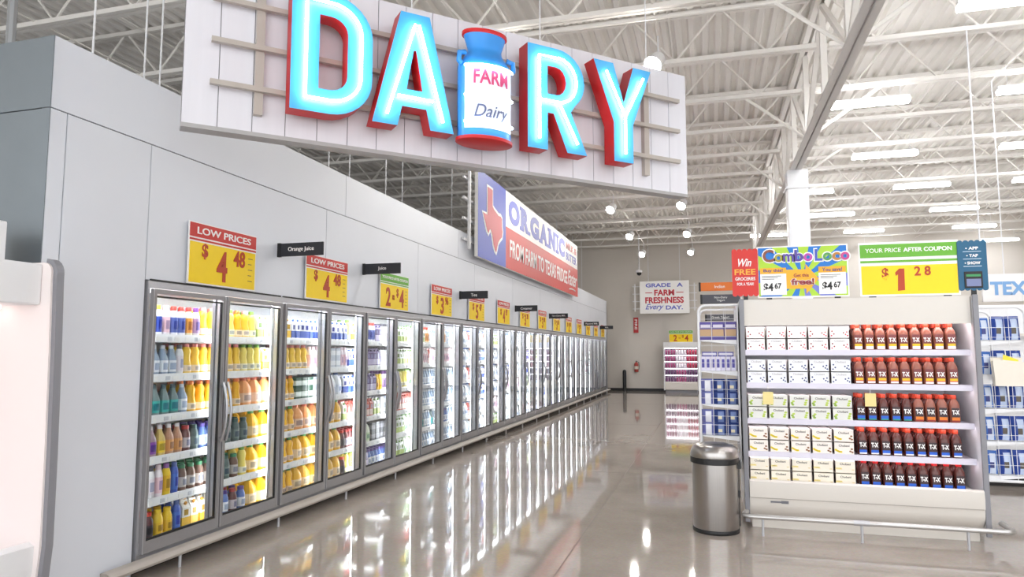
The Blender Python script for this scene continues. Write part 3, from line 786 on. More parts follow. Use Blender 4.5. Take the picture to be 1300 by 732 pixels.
dk = MB().box(-hw + .04, hw - .04, .1, .86, .385, .40); dk.build('deck_pan', WHITE, t, 0)
ESZ = [1.60, 1.297, .972, .672]
SHP = mat('case_shelf', (226, 222, 236), .4, noise=.01)
for z in ESZ:
    s = MB().box(-hw + .045, hw - .045, .10, .86, -.02, 0); s = s.build('shelf', SHP, t, 0, loc=(0, 0, z))
    MB().box(-hw + .045, hw - .045, .088, .10, -.045, .006).build('price_rail', SHP, s, 0)
    MB().box(-hw + .06, hw - .06, .115, .135, -.032, -.0205).build('light_strip', LEDCASE, s, 0)
MB().box(-hw + .06, hw - .06, .085, .125, 1.855, 1.874).build('light_strip', mat('canopy_led', (255, 248, 253), emit=CASE_E * 1.5), t, 0)
# bottles
BR = mat('dark_bottle', (92, 46, 40), .22, noise=.04); BRL = mat('brown_bottle', (150, 92, 76), .25, noise=.04)
CAPO = mat('cap_orange_red', (206, 66, 36), .4, noise=.02); LBK = mat('label_dark', (64, 46, 50), .5); LBB = mat('label_brown', (130, 66, 66), .5)
tp = [(.028, 0), (.038, .003), (.041, .012), (.041, .135), (.038, .16), (.026, .19), (.018, .2), (.018, .208)]
bodyA = MB().lathe(tp, 16, sq=.35).mesh('beverage_bottle', BRL); bodyB = MB().lathe(tp, 16, sq=.35).mesh('beverage_bottle', BR)
capm = MB().lathe([(.021, .204), (.022, .207), (.022, .234), (.019, .238)], 16).mesh('cap', CAPO)
capr = MB().lathe([(.021, .204), (.022, .207), (.022, .234), (.019, .238)], 16).mesh('cap', mat('cap_red', (226, 34, 40), .4))
def lab_mesh(cols):
    a = MB()
    z = .012
    for i, (h, _) in enumerate(cols):
        a.box(-.03, .03, -.0435, -.038, z, z + h, i); z += h
    return a.mesh('front_label', [m_ for _, m_ in cols], 0)
LW, LY_, LBl, LO_, LG_ = WHT, mat('lab_yellow', (244, 196, 40), .5), mat('lab_blue', (40, 100, 210), .5), mat('lab_orange', (232, 130, 40), .5), mat('lab_green', (40, 150, 130), .5)
LBLS = [lab_mesh([(.024, LW), (.022, LY_), (.08, LBB)]), lab_mesh([(.016, LW), (.008, mat('lab_red', (214, 50, 50), .5)), (.022, LY_), (.08, LBB)]), lab_mesh([(.012, LG_), (.026, LBl), (.08, LBK)]), lab_mesh([(.012, mat('lab_deepred', (150, 40, 36), .5)), (.026, LO_), (.08, LBK)]), lab_mesh([(.012, LW), (.024, LBl), (.08, LBK)])]
TXM = text_mesh('T-X', w=.057, h=.04, bold=.05, m=WHT, depth=.0015)
NAMES = ['yellow-white label', 'yellow red-striped label', 'blue-green label', 'orange label', 'blue-white label']
ROWN = ['top', 'second', 'middle', 'fourth', 'bottom']
for r_, z in enumerate(ESZ + [.40]):
    for i in range(9):
        lb = [0, 1, 2 if i < 5 else 3, 4, 2][r_]
        x = 1.285 + .0925 * i; y = EY + (.16 if r_ < 4 else .125)
        o = obj('beverage_bottle', bodyA if r_ < 2 or (r_ == 2 and i >= 5) else bodyB, None, (x, y, z + .001)); o.rotation_euler = (0, 0, R(random.uniform(-4, 4)))
        obj('cap', capm if r_ < 4 else capr, o)
        l = obj('front_label', LBLS[lb], o); obj('lettering', TXM, l, (0, -.0435, .092))
        tag(o, 'brown T-X bottle, %s, %s from left, %s shelf of near display case' % (NAMES[lb], ORD[i + 1], ROWN[r_]), 'bottle', 'T-X bottles on the display case shelves')
rear = MB()
for r_, z in enumerate(ESZ + [.40]):
    for i in range(9):
        for q in (1, 2):
            rear.lathe(tp, 8, c=(1.285 + .0925 * i, EY + .16 + .1 * q, z + .001), sq=.35); rear.lathe([(.022, .2), (.022, .236)], 8, c=(1.285 + .0925 * i, EY + .16 + .1 * q, z + .001), mi=1)
o = rear.build('beverage_bottle', [BR, CAPO]); tag(o, 'dark bottles in the rows behind the front bottles of the display case', 'bottle', None, 'stuff')
# boxes
FRUIT = {0: [((214, 90, 100), (150, 60, 60)), 'white yogurt multipack with red berry spots', (252, 250, 250)], 1: [((60, 70, 130), (40, 44, 80)), 'white yogurt multipack with blueberry spots', (244, 246, 250)], 2: [((190, 212, 84), (150, 184, 70)), 'pale yogurt multipack with green fruit', (232, 232, 226)],
         3: [((255, 228, 60), (150, 104, 70)), 'cream yogurt multipack with a banana picture', (250, 242, 234)], 4: [((244, 226, 150), (226, 200, 120)), 'plain cream yogurt multipack with vanilla flower', (246, 238, 222)]}
BW, BH, BD = .160, .113, .10
for r_ in range(5):
    z = (ESZ + [.40])[r_]
    (c1, c2), look, base = FRUIT[r_]
    a = MB().box(-BW / 2, BW / 2, -BD / 2, BD / 2, 0, BH - .009)
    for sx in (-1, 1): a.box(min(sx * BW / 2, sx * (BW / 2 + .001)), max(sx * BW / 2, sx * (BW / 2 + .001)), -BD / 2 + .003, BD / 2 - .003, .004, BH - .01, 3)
    a.m[:6] = [2] * 6; random.seed(20 + r_); rs = random.Random(5 + r_)
    def blob(x, zz, rx, rz, mi):
        n = 10; b0 = len(a.v)
        for dy in (-.0012, 0):
            for q in range(n): a.v.append((x + rx * math.cos(6.283 * q / n), -BD / 2 + dy, zz + rz * math.sin(6.283 * q / n)))
        a.f.append(tuple(b0 + q for q in range(n))); a.m.append(mi)
        for q in range(n): a.f.append((b0 + (q + 1) % n, b0 + q, b0 + n + q, b0 + n + (q + 1) % n)); a.m.append(mi)
    if r_ in (0, 1):
        for (x, zz) in ((-.06, .06), (-.045, .035), (-.065, .02), (.035, .045), (.052, .03), (.062, .052), (.068, .02)): blob(x, zz, .007, .007, 0 if r_ else rs.choice((0, 1)))
    elif r_ == 2:
        for (x, zz) in ((-.062, .035), (-.05, .05), (-.055, .02), (.055, .04), (.062, .06), (.05, .022)): blob(x, zz, .013, .009, rs.choice((0, 1)))
    elif r_ == 3:
        pts = [(-.07 + .009 * i, .045 - .018 * math.sin(i / 5 * 1.6)) for i in range(6)]
        for i, (x, zz) in enumerate(pts): blob(x, zz - .004, .010, .009, 0)
        for (x, zz) in ((.05, .03), (.062, .05), (.066, .022)): blob(x, zz, .010, .008, 1)
    else:
        for an in (0, 40, 140, 180): blob(-.055 + .012 * math.cos(R(an)), .035 + .01 * math.sin(R(an)), .018, .005, 0)
        blob(.062, .03, .012, .003, 1)
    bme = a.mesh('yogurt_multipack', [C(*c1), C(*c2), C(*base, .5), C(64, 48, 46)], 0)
    wm = text_mesh('Chobani', w=.088, h=.019, bold=.02, m=C(96, 90, 84) if r_ > 1 else C(190, 186, 190), depth=.001)
    for i in range(5):
        for q in range(2):
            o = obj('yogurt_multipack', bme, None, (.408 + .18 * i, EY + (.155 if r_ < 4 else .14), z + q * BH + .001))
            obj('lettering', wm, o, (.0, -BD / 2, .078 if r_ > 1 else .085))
            tag(o, '%s, %s layer, %s from left, %s shelf' % (look, ('lower', 'upper')[q], ORD[i + 1], ROWN[r_]), 'yogurt pack', 'yogurt multipacks on the display case shelves')
rear = MB()
for r_ in range(5):
    z = (ESZ + [.40])[r_]
    for i in range(5):
        for q in range(2):
            for e in (1, 2): rear.box(.408 + .18 * i - BW / 2, .408 + .18 * i + BW / 2, EY + .255 + (e - 1) * .115, EY + .355 + (e - 1) * .115, z + q * BH + .001, z + q * BH + BH - .009)
o = rear.build('yogurt_multipack', C(246, 240, 232), None, 0); tag(o, 'cream yogurt packs in the rows behind the front packs of the display case', 'yogurt pack', None, 'stuff')
for x, lab in ((.50, 'yellow paper tag hanging over the yogurt packs'), (1.355, 'yellow paper tag hanging over the brown bottles')):
    o = thing('price_tag', lab, 'tag', (x, EY + .08, 1.25), 0, 'yellow hanging tags')
    MB().box(-.045, .045, -.001, .001, -.145, -.03).build('card', C(240, 222, 150), o, 0)
    MB().tube([(0, 0, -.03), (0, .006, .03)], .002, 5).build('tag_string', WHT, o)
# guard rail
t = thing('guard_rail', 'bent steel guard rail on short posts in front of the display case', 'rail', (1.18, 6.5, 0))
z = .16
path = [(-.90, .19, z), (-.925, .11, z)] + [(-.87 + .06 * math.cos(R(a)), .06 + .06 * math.sin(R(a)), z) for a in range(180, 271, 15)] + [(x, 0, z) for x in (-.5, 0, .5, .98)] + [(1.04 + .075 * math.cos(R(a)), .075 + .075 * math.sin(R(a)), z) for a in range(-90, 1, 15)] + [(1.115, .3, z)]
MB().tube(path, .021, 10).build('rail', mat('rail_steel', (196, 194, 192), .3, metal=.7, noise=.02), t)
for x in (-.78, 0, .78):
    MB().tube([(x, .0, 0), (x, .0, z - .01)], .011, 8).build('post', ALU, t); 
for x in (-.02, .0): pass
MB().tube([(-.06, 0, z), (.06, 0, z)], .0235, 10).build('sleeve', ALU, t)

# signs on the case
def scallop(w, h, n=5, r=None):
    r = w / n / 2; pts = []
    for i in range(n): pts += [(-w / 2 + r + 2 * r * i + r * math.cos(R(a)), h - r + r * .9 * math.sin(R(a))) for a in range(180, -1, -30)]
    for i in range(n): pts += [(w / 2 - r - 2 * r * i + r * math.cos(R(a)), r - r * .9 * math.sin(R(a))) for a in range(0, 181, 30)]
    return pts
SY = EY + .14; SZ = 2.072
t = thing('contest_sign', 'red scalloped sign reading Win FREE GROCERIES FOR A YEAR on the case top', 'sign', (.335, SY - .005, SZ), 0)
obj('panel', shape_mesh([scallop(.235, .46)], .01, [mat('win_red', (212, 50, 42), .5, noise=.02)]), t, (0, -.005, .035))
MB().box(-.02, .02, -.003, .01, 0, .05).build('foot', BLACK, t, 0)
for s, zz, w_, h_, m_, sh in (('Win', .36, .12, .075, WHT, .35), ('FREE', .27, .19, .055, mat('win_gold', (244, 180, 70), .5), 0), ('GROCERIES', .205, .18, .032, WHT, 0), ('FOR A YEAR!', .155, .15, .028, WHT, 0)):
    text(s, t, 0, zz, -.006, w=w_, h=h_, m=m_, shear=sh, bold=.02, depth=.002)
# combo sign
t = thing('combo_sign', 'green and blue sunburst sign reading Combo Loco Buy this get this free', 'sign', (.84, SY, SZ), 0)
cw, chh = .79, .485
MB().box(-cw / 2, cw / 2, 0, .012, .02, chh + .02).build('panel', WHT, t, 0)
MB().box(-.32, -.27, 0, .012, 0, .02).build('foot', BLACK, t, 0); MB().box(.27, .32, 0, .012, 0, .02).build('foot', BLACK, t, 0)
a = MB(); hw2, x0_, z0_, z1_ = cw / 2 - .012, 0, .032, chh + .008
c0 = (0, .2); rim = []
per = [(hw2, .2), (hw2, z1_), (-hw2, z1_), (-hw2, z0_), (hw2, z0_)]
NR = 20
def edge_pt(an):
    dx, dz = math.cos(an), math.sin(an); tt = 9
    if dx > 1e-6: tt = min(tt, (hw2 - c0[0]) / dx)
    if dx < -1e-6: tt = min(tt, (-hw2 - c0[0]) / dx)
    if dz > 1e-6: tt = min(tt, (z1_ - c0[1]) / dz)
    if dz < -1e-6: tt = min(tt, (z0_ - c0[1]) / dz)
    return (c0[0] + dx * tt, c0[1] + dz * tt)
cors = [math.atan2(zz - c0[1], xx - c0[0]) % 6.2832 for xx, zz in ((hw2, z1_), (-hw2, z1_), (-hw2, z0_), (hw2, z0_))]
for i in range(NR):
    a0, a1 = 6.2832 * i / NR + .1, 6.2832 * (i + 1) / NR + .1
    ps = [edge_pt(a0)] + [edge_pt(q + s * 6.2832) for s in (0, 1) for q in cors if a0 < q + s * 6.2832 < a1] + [edge_pt(a1)]
    b0 = len(a.v); a.v += [(c0[0], -.002, c0[1])] + [(p[0], -.002, p[1]) for p in ps]
    a.f.append(tuple(b0 + q for q in range(len(ps) + 1))); a.m.append(i % 2 + (2 if (i // 5) % 4 == 3 and i % 2 else 0))
a.build('sunburst', [mat('lime', (176, 216, 60), .5), mat('combo_blue', (30, 120, 206), .5), mat('lime2', (176, 216, 60), .5), mat('combo_violet', (120, 130, 210), .5)], t, 0)
cols = [(140, 80, 60), (170, 160, 60), (90, 70, 160), (90, 70, 160), (190, 70, 170), (70, 90, 190), (90, 160, 90), (190, 130, 60), (200, 70, 140)]
x = -.345
for ch, wd, hh, cc in zip('ComboLoco', (.105, .075, .10, .08, .08, .07, .08, .07, .08), (.12, .075, .075, .11, .075, .11, .075, .075, .075), cols):
    if ch == 'L': x += .015
    zz = .40 + (hh - .09) / 2
    text(ch, t, x + wd / 2, zz, -.003, w=wd + .014, h=hh + .02, m=WHT, bold=.05, depth=.002, name='letter_outline')
    text(ch, t, x + wd / 2, zz, -.006, w=wd - .006, h=hh, m=C(*cc), bold=.03, depth=.002); x += wd
for sx, head in ((-1, 'Buy this!'), (1, 'You save!')):
    fp = MB().box(sx * .255 - .115, sx * .255 + .115, -.006, -.002, .045, .245)
    for q in range(3): fp.box(sx * .255 - .1, sx * .255 + .07 - .03 * q, -.0066, -.006, .22 - .014 * q, .226 - .014 * q, 1)
    fp.build('price_card', [WHT, C(120, 120, 120)], t, 0)
    MB().box(sx * .255 - .115, sx * .255 + .115, -.008, -.006, .245, .30).build('card_header', mat('combo_orange', (246, 178, 40), .5), t, 0)
    text(head, t, sx * .255, .272, -.008, w=.17, h=.036, m=C(80, 60, 130), bold=.02, depth=.002)
    text('$4', t, sx * .255 - .045, .115, -.006, w=.085, h=.085, m=BLK, bold=.03, depth=.002); text('67', t, sx * .255 + .04, .13, -.006, w=.06, h=.055, m=BLK, bold=.03, depth=.002)
obj('arrow', shape_mesh([[(-.13, .10), (.04, .10), (.04, .05), (.15, .19), (.04, .33), (.04, .28), (-.13, .28)]], .003, [MATS['combo_orange']]), t, (-.01, -.006, 0))
text('Get this', t, -.01, .225, -.0065, w=.13, h=.032, m=C(150, 50, 60), bold=.02, depth=.002)
text('free!', t, 0, .165, -.0065, w=.21, h=.065, m=WHT, bold=.09, depth=.002, name='letter_outline'); text('free!', t, 0, .165, -.0095, w=.2, h=.06, m=C(150, 40, 50), bold=.03, depth=.002)
# coupon price sign on the case
t = thing('price_sign', 'wide green and yellow sign reading YOUR PRICE AFTER COUPON $1 28 on the case top', 'sign', (1.725, SY, SZ), 0)
cw, chh = .80, .49
MB().box(-cw / 2, cw / 2, 0, .012, .015, chh + .015).build('panel', WHT, t, 0)
for x in (-.3, .3): MB().box(x - .03, x + .03, 0, .012, 0, .015).build('foot', BLACK, t, 0)
h_ = MB().box(-cw / 2 + .01, cw / 2 - .005, -.003, 0, .365, .485); h_.box(-cw / 2 + .01, cw / 2 - .005, -.003, 0, .318, .338); h_.build('header', GRNH, t, 0)
MB().box(-cw / 2 + .015, cw / 2 - .015, -.003, 0, .03, .29).build('price_field', YEL, t, 0)
text('YOUR PRICE', t, -.345, .43, -.003, w=.29, h=.038, m=WHT, align='l', depth=.002, bold=.005); text('AFTER COUPON', t, -.035, .43, -.003, w=.385, h=.038, m=WHT, align='l', bold=.03, depth=.002)
for s, x, z, w_, hh in (('$', -.19, .215, .055, .11), ('2', .07, .235, .05, .085), ('8', .15, .235, .05, .085)): text(s, t, x, z, -.003, name='price_digits', w=w_, h=hh, m=DIG, bold=.03)
obj('price_digits', shape_mesh([[(-.028, 0), (.028, .005), (.03, .2), (-.012, .2), (-.045, .165), (-.04, .135), (-.022, .148)]], .004, [DIG]), t, (-.065, -.0065, .06))
t = thing('app_sign', 'dark teal scalloped sign with white print and a phone picture on the case top', 'sign', (2.225, SY - .005, SZ), 0)
obj('panel', shape_mesh([scallop(.225, .45)], .01, [mat('app_teal', (24, 92, 128), .5, noise=.02)]), t, (0, -.005, .045))
MB().box(-.02, .02, -.003, .01, 0, .06).build('foot', BLACK, t, 0)
for s, zz, w_ in (('• APP', .42, .1), ('• TAP', .355, .09), ('• SHOW', .29, .12)):
    text(s, t, 0, zz, -.006, w=w_, h=.026, m=WHT, bold=.03, depth=.002)
    MB().box(-.07, .07, -.0068, -.0055, zz - .032, zz - .026).build('fine_print', C(190, 210, 226), t, 0)
MB().box(-.07, .07, -.012, -.005, .07, .215).build('phone', BLK, t, 0, bevel=.008); 
pp = MB().box(-.055, .055, -.0135, -.012, .17, .19); pp.box(-.055, .055, -.0135, -.012, .085, .15, 1); pp.build('phone_screen', [C(60, 150, 90), C(120, 130, 170)], t, 0)

# ================================================================== WIRE WINGS beside the case
def wing(name, label, x0, x1, ya, yb, z0, z1, tiers, mirror):
    # frame stands from x0 (outer) to x1 (case side); end grid faces the viewer
    t = thing(name, label, 'wire rack', ((x0 + x1) / 2, ya, 0), 0, None)
    cx = (x0 + x1) / 2; a = x0 - cx; b_ = x1 - cx
    s = 1 if b_ > a else -1
    for yy in (0, yb - ya):
        f = MB(); r = .07
        f.tube([(b_, yy, z0)] + [(a + s * r + s * r * math.cos(R(q)), yy, z0 + r + r * math.sin(R(q))) for q in range(270, 179, -15)] + [(a + s * r + s * r * math.cos(R(q)), yy, z1 - r + r * math.sin(R(q))) for q in range(180, 89, -15)] + [(b_, yy, z1)], .012, 8)
        fo = f.build('end_frame', WIREW, t)
        if yy == 0 or True:
            g_ = MB(); z = z0 + .05
            while z < z1 - .02: g_.tube([(a, yy, z), (b_, yy, z)], .0022, 4); z += .083
            for fx in (.33, .68): g_.tube([(a + (b_ - a) * fx, yy, z0), (a + (b_ - a) * fx, yy, z1)], .0026, 4)
            g_.build('wire_grid', WIREW, t, 0)
    bp = MB().box(min(b_, b_ - s * .012), max(b_, b_ - s * .012), .0, yb - ya, z0, z1); bp.build('back_panel', WHITE, t, 0)
    for z in tiers:
        tr = MB().prism([(a + s * .015, z - .008), (b_ - s * .015, z - .045), (b_ - s * .015, z), (a + s * .015, z)], .02, yb - ya - .02, 'y'); tr.build('tray', WHITE, t, 0)
    return t
WY0, WY1 = 6.86, 7.62
TL = [1.805, 1.545, 1.25, 1.02, .60][:5]
wing('wire_rack', 'white wire side rack of snack packs on the left of the display case', -.105, .258, WY0, WY1, .52, 2.03, [1.70, 1.405, 1.09, .80, .55], False)
wing('wire_rack', 'white wire side rack of blue pouches on the right of the display case', 2.585, 2.212, WY0, WY1, .50, 1.97, [1.68, 1.385, 1.10, .825, .54], True)
# packs: left rack
pa, pb, pc = MB(), MB(), MB()
pa.box(-.055, .055, 0, .16, 0, .17); a2 = MB().box(-.05, .05, -.0015, 0, .03, .09); a2.lathe([(.028, 0), (.028, .002)], 10, mi=1); 
PUR = C(84, 70, 150); TAN = C(196, 160, 120)
me1 = pa.mesh('snack_box', PUR, 0); art1 = MB().box(-.052, .052, -.0016, 0, .035, .10); art1.box(-.045, .045, -.0022, -.0016, .118, .145, 1); art1 = art1.mesh('pack_print', [TAN, C(220, 214, 232)], 0)
X0 = (-.105 + .258) / 2
for i in range(3):
    o = obj('snack_box', me1, None, (-.03 + .113 * i - .01, WY0 + .03, 1.702)); obj('pack_print', art1, o)
    tag(o, 'purple snack box with tan picture, %s from left, top tray of the left wire rack' % ORD[i + 1], 'box', 'snack boxes on the left wire rack')
me2 = MB().box(-.021, .021, 0, .15, 0, .135).mesh('snack_bar_box', C(226, 222, 240), 0); art2 = MB().box(-.012, .012, -.0016, 0, .03, .11); art2 = art2.mesh('pack_print', C(80, 74, 160), 0)
for i in range(7):
    o = obj('snack_bar_box', me2, None, (-.07 + .046 * i, WY0 + .03, 1.407)); obj('pack_print', art2, o)
    tag(o, 'narrow white and purple box, %s from left, second tray of the left wire rack' % ORD[i + 1], 'box', 'narrow boxes on the left wire rack')
me2b = MB().box(-.07, .07, 0, .12, 0, .045).mesh('snack_bar_box', C(90, 84, 160), 0); art2b = MB().box(-.06, .06, -.0016, 0, .012, .034).mesh('pack_print', C(226, 222, 240), 0)
for i in range(2):
    o = obj('snack_bar_box', me2b, None, (-.01 + .15 * i, WY0 + .04, 1.5425)); obj('pack_print', art2b, o)
    tag(o, 'flat purple box lying across the narrow boxes, %s from left on the left rack' % ORD[i + 1], 'box', 'flat boxes on the left wire rack')
def pouch(w, h, d_, base, band, emb, nm='snack_pouch'):
    m = MB(); NX, NZ = 6, 8
    for sgn in (-1, 1):
        b0 = len(m.v)
        for iz in range(NZ + 1):
            for ix in range(NX + 1):
                u, v_ = ix / NX, iz / NZ
                bl = math.sin(math.pi * u) ** .6 * math.sin(math.pi * min(1, max(0, .04 + v_ * .92))) ** .6
                m.v.append(((u - .5) * w, sgn * (d_ / 2 * bl + .001) + d_ / 2 + .002, v_ * h))
        for iz in range(NZ):
            for ix in range(NX):
                q = (b0 + iz * (NX + 1) + ix, b0 + iz * (NX + 1) + ix + 1, b0 + (iz + 1) * (NX + 1) + ix + 1, b0 + (iz + 1) * (NX + 1) + ix)
                m.f.append(q if sgn < 0 else q[::-1]); m.m.append(1 if iz in (2, 3) and 2 <= ix <= 3 else (2 if 2 <= ix <= 4 and iz < 7 else 0))
    me = m.mesh(nm, [C(*base, .3), C(*band, .4), C(*emb, .4)], 60)
    return me
P1m = pouch(.108, .118, .07, (110, 116, 180), (236, 236, 244), (240, 240, 246)); P2m = pouch(.108, .118, .08, (36, 58, 124), (240, 232, 200), (120, 140, 190))
for ti_, z in enumerate((1.09, .80)):
    for lay in range(2):
        for i, me in enumerate((P1m, P2m, P2m)):
            o = obj('snack_pouch', me, None, (-.042 + .114 * i, WY0 + .03, z + .002 + lay * .120))
            tag(o, '%s pouch, %s from left, %s layer, %s tray of the left wire rack' % (('white and blue', 'dark blue', 'dark blue')[i], ORD[i + 1], ('lower', 'upper')[lay], ('third', 'fourth')[ti_]), 'pouch', 'pouches on the left wire rack')
PB = pouch(.106, .205, .08, (34, 66, 150), (92, 84, 74), (190, 204, 230)); PB2 = pouch(.095, .195, .07, (60, 110, 190), (60, 66, 130), (210, 220, 238))
for ti_, z in enumerate((1.68, 1.385, 1.10, .825, .54)):
    for i, me in enumerate((PB2, PB, PB)):
        o = obj('snack_pouch', me, None, (2.290 + .113 * i, WY0 + .03 + (.006 if i % 2 else 0), z + .012)); o.rotation_euler = (R(-4), R((-1, 1, -1)[(i + ti_) % 3]), 0)
        tag(o, 'blue snack pouch, %s from left, %s tray down on the right wire rack' % (ORD[i + 1], ORD[ti_ + 1]), 'pouch', 'pouches on the right wire rack')
t = thing('paper_bin', 'white plastic bin holding yellow paper hung on the right wire rack', 'bin', (2.41, WY0 - .10, 1.3), R(-6))
bn = MB(); 
bn.prism([(-.10, 0), (.10, 0), (.115, .20), (-.115, .23)], -.008, .0, 'y'); bn.prism([(-.10, 0), (.10, 0), (.115, .24), (-.115, .24)], .07, .078, 'y'); bn.box(-.105, -.095, 0, .07, 0, .21); bn.box(.095, .105, 0, .07, 0, .2); bn.box(-.1, .1, 0, .07, 0, .008)
bn.build('bin_body', C(236, 228, 214), t, 0)
MB().prism([(-.06, .06), (.06, .05), (.075, .22), (-.03, .265)], .02, .024, 'y').build('yellow_paper', C(250, 224, 60), t, 0)
# ================================================================== TRASH CAN
t = thing('trash_can', 'round stainless steel trash can with black band and domed lid by the case', 'trash can', (.01, 6.59, 0))
MB().lathe([(.195, .03), (.197, .04), (.197, .60)], 40).build('body', STAINLESS, t)
MB().lathe([(.199, 0), (.203, .005), (.203, .03), (.199, .035)], 40).build('base_ring', BLACK, t)
MB().lathe([(.199, .595), (.211, .60), (.211, .645), (.206, .65)], 40).build('rim_band', BLACK, t)
lid = MB().lathe([(.208, .65), (.210, .66), (.206, .70), (.19, .735), (.165, .755), (.13, .762)], 40); lid = lid.build('lid', STAINLESS, t)
MB().lathe([(.128, .7615), (.125, .764), (.03, .768), (.0, .768)], 32).build('swing_flap', mat('flap_steel', (120, 116, 112), .4, metal=.9), lid)
hg = MB().box(.195, .225, -.03, .03, .55, .62); hg.box(.195, .215, -.015, .015, .30, .36); hg.tube([(.205, 0, .05), (.207, 0, .6)], .005, 6); hg.build('hinge', BLACK, t, 0)

# ================================================================== LEFT MULTIDECK (near the camera, seen from its end)
t = thing('display_case', 'empty lit white display case beside the steel end wall at left edge', 'display case', (-4.15, 1.6, 0))
PINKW = mat('case_interior', (248, 238, 236), .5)
MB().box(-.55, -.47, -1.4, 1.58, .1, 2.1).build('back_panel', PINKW, t, 0)
prof = [(-.55, .08), (.46, .08), (.50, .5), (.495, 1.0), (.48, 1.6), (.465, 2.0)] + [(.405 + .06 * math.cos(R(a)), 2.05 + .06 * math.sin(R(a))) for a in range(0, 91, 15)] + [(-.55, 2.11)]
e = MB(); e.prism(prof, 1.50, 1.575, 'y'); o = e.build('end_panel', PINKW, t, 0)
e = MB(); e.tube([(x + .004, 1.5375, z) for x, z in prof[1:-1]], .034, 4); e.build('edge_trim', GREYP, o, 0)
MB().box(-.5, .40, -1.4, 1.50, 1.86, 2.10).build('canopy', WHITE, t, 0, bevel=.01)
fr = MB(); fr.prism([(-.4, .1), (.38, .1), (.44, .2), (.46, .38), (.46, .50), (.42, .52), (.36, .46), (-.4, .42)], -1.4, 1.50, 'y'); fr.build('front_bumper', WHITE, t, 0)
MB().box(.1, .16, -1.3, 1.45, 1.84, 1.858).build('light_strip', mat('warm_case_led', (255, 236, 230), emit=CASE_E * .55), t, 0)
MB().box(-.5, .3, -1.4, 1.2, 0, .1).build('plinth', DARK, t, 0)
o = thing('controller_box', 'small white box on top of the left display case', 'box', (-4.1, 2.9, 2.11))
MB().box(-.3, .16, -.2, .12, 0, .24).build('housing', WHITE, o, 0, bevel=.01)
MB().box(-.28, .14, -.205, -.2, .05, .1).build('faceplate', C(220, 220, 222), o, 0)

# ================================================================== FAR END: second endcap, extinguisher, bollard, camera dome
t = thing('display_case', 'far white refrigerated display case of small bottles against the back wall', 'display case', (-1.1, 27.45, 0))
hw = .66
MB().box(-hw, hw, .85, .92, .1, 1.95).build('back_panel', WHITE, t, 0); MB().box(-hw, hw, .05, .92, 1.72, 1.95).build('canopy', WHITE, t, 0)
for s in (-1, 1): MB().box(min(s * hw, s * (hw - .04)), max(s * hw, s * (hw - .04)), .0, .92, .1, 1.95).build('end_panel', WHITE, t, 0)
MB().box(-hw + .04, hw - .04, 0, .85, .12, .42).build('front_bumper', BEIGE, t, 0, bevel=.02); MB().box(-hw + .06, hw - .06, .1, .85, 0, .12).build('plinth', GREYP, t, 0)
FZ = [1.47, 1.22, .96, .70, .43]
for z in FZ[:-1]:
    s = MB().box(-hw + .05, hw - .05, .1, .85, z - .025, z).build('shelf', SHP, t, 0); MB().box(-hw + .06, hw - .06, .12, .15, z - .04, z - .026).build('light_strip', LEDCASE, s, 0)
MB().box(-hw + .06, hw - .06, .12, .17, 1.70, 1.719).build('light_strip', LEDCASE, t, 0)
fb = []
for nm, c1, c2 in (('p', (150, 70, 110), (90, 50, 90)), ('w', (226, 222, 226), (150, 60, 60)), ('r', (170, 50, 80), (110, 40, 60)), ('d', (96, 60, 96), (60, 40, 70))):
    fb.append(MB().lathe([(.035, 0), (.042, .005), (.042, .12), (.025, .165), (.016, .175), (.02, .178), (.02, .205)], 10, mats=[0, 0, 0, 0, 1, 1]).mesh('small_bottle', [C(*c1, .4), C(*c2, .4)]))
FNM = ['mauve', 'white', 'crimson', 'plum']
for r_, z in enumerate(FZ):
    for i in range(12):
        v = [0, 1, 2][i // 4] if r_ < 3 else [3, 0, 3][i // 4]
        o = obj('small_bottle', fb[v], None, (-1.1 - .56 + .101 * i, 27.65, z + .002))
        tag(o, '%s small bottle, %s from left, %s shelf of the far display case' % (FNM[v], ORD[i + 1], ROWN[r_]), 'bottle', 'small bottles in the far display case')
price_sign('green topped yellow sign reading 2 for $4 on the far display case', (-1.09, 27.62, 1.95), 0, .9, .46, 'YOUR PRICE AFTER COUPON', GRNH, specs[2][2], None, False)
# fire extinguisher
t = thing('fire_extinguisher', 'red fire extinguisher mounted low on the back wall', 'fire extinguisher', (-2.9, 28.38, .76))
REX = mat('extinguisher_red', (170, 60, 50), .4, noise=.03)
MB().lathe([(.05, 0), (.08, .01), (.085, .03), (.085, .30), (.07, .36), (.03, .39), (.025, .41)], 16).build('cylinder', REX, t)
MB().lathe([(.0865, .12), (.0865, .24)], 16).build('label_band', C(226, 216, 200), t)
v_ = MB().lathe([(.025, .405), (.03, .42), (.025, .44)], 10); v_.box(-.015, .015, -.09, .02, .43, .445); v_.box(-.012, .012, -.1, .02, .455, .468); v_.build('valve', BLACK, t)
MB().tube([(.02, -.02, .425), (.10, -.03, .40), (.115, -.03, .25), (.10, -.03, .10)], .011, 8).build('hose', BLACK, t)
MB().box(-.05, .05, .075, .12, .1, .3).build('wall_bracket', BLACK, t, 0)
t = thing('extinguisher_sign', 'narrow red vertical sign on the back wall above the fire extinguisher', 'sign', (-2.9, 28.495, 2.35))
MB().box(-.10, .10, -.01, 0, 0, .62).build('panel', C(196, 60, 60), t, 0)
o = obj('lettering', text_mesh('FIRE', w=.42, h=.1, m=WHT, bold=.02, depth=.004), t, (0, -.01, .33)); o.rotation_euler = (0, R(90), 0)
t = thing('bollard', 'slim black bollard standing at the far end of the cooler row', 'bollard', (-3.36, 28.2, 0))
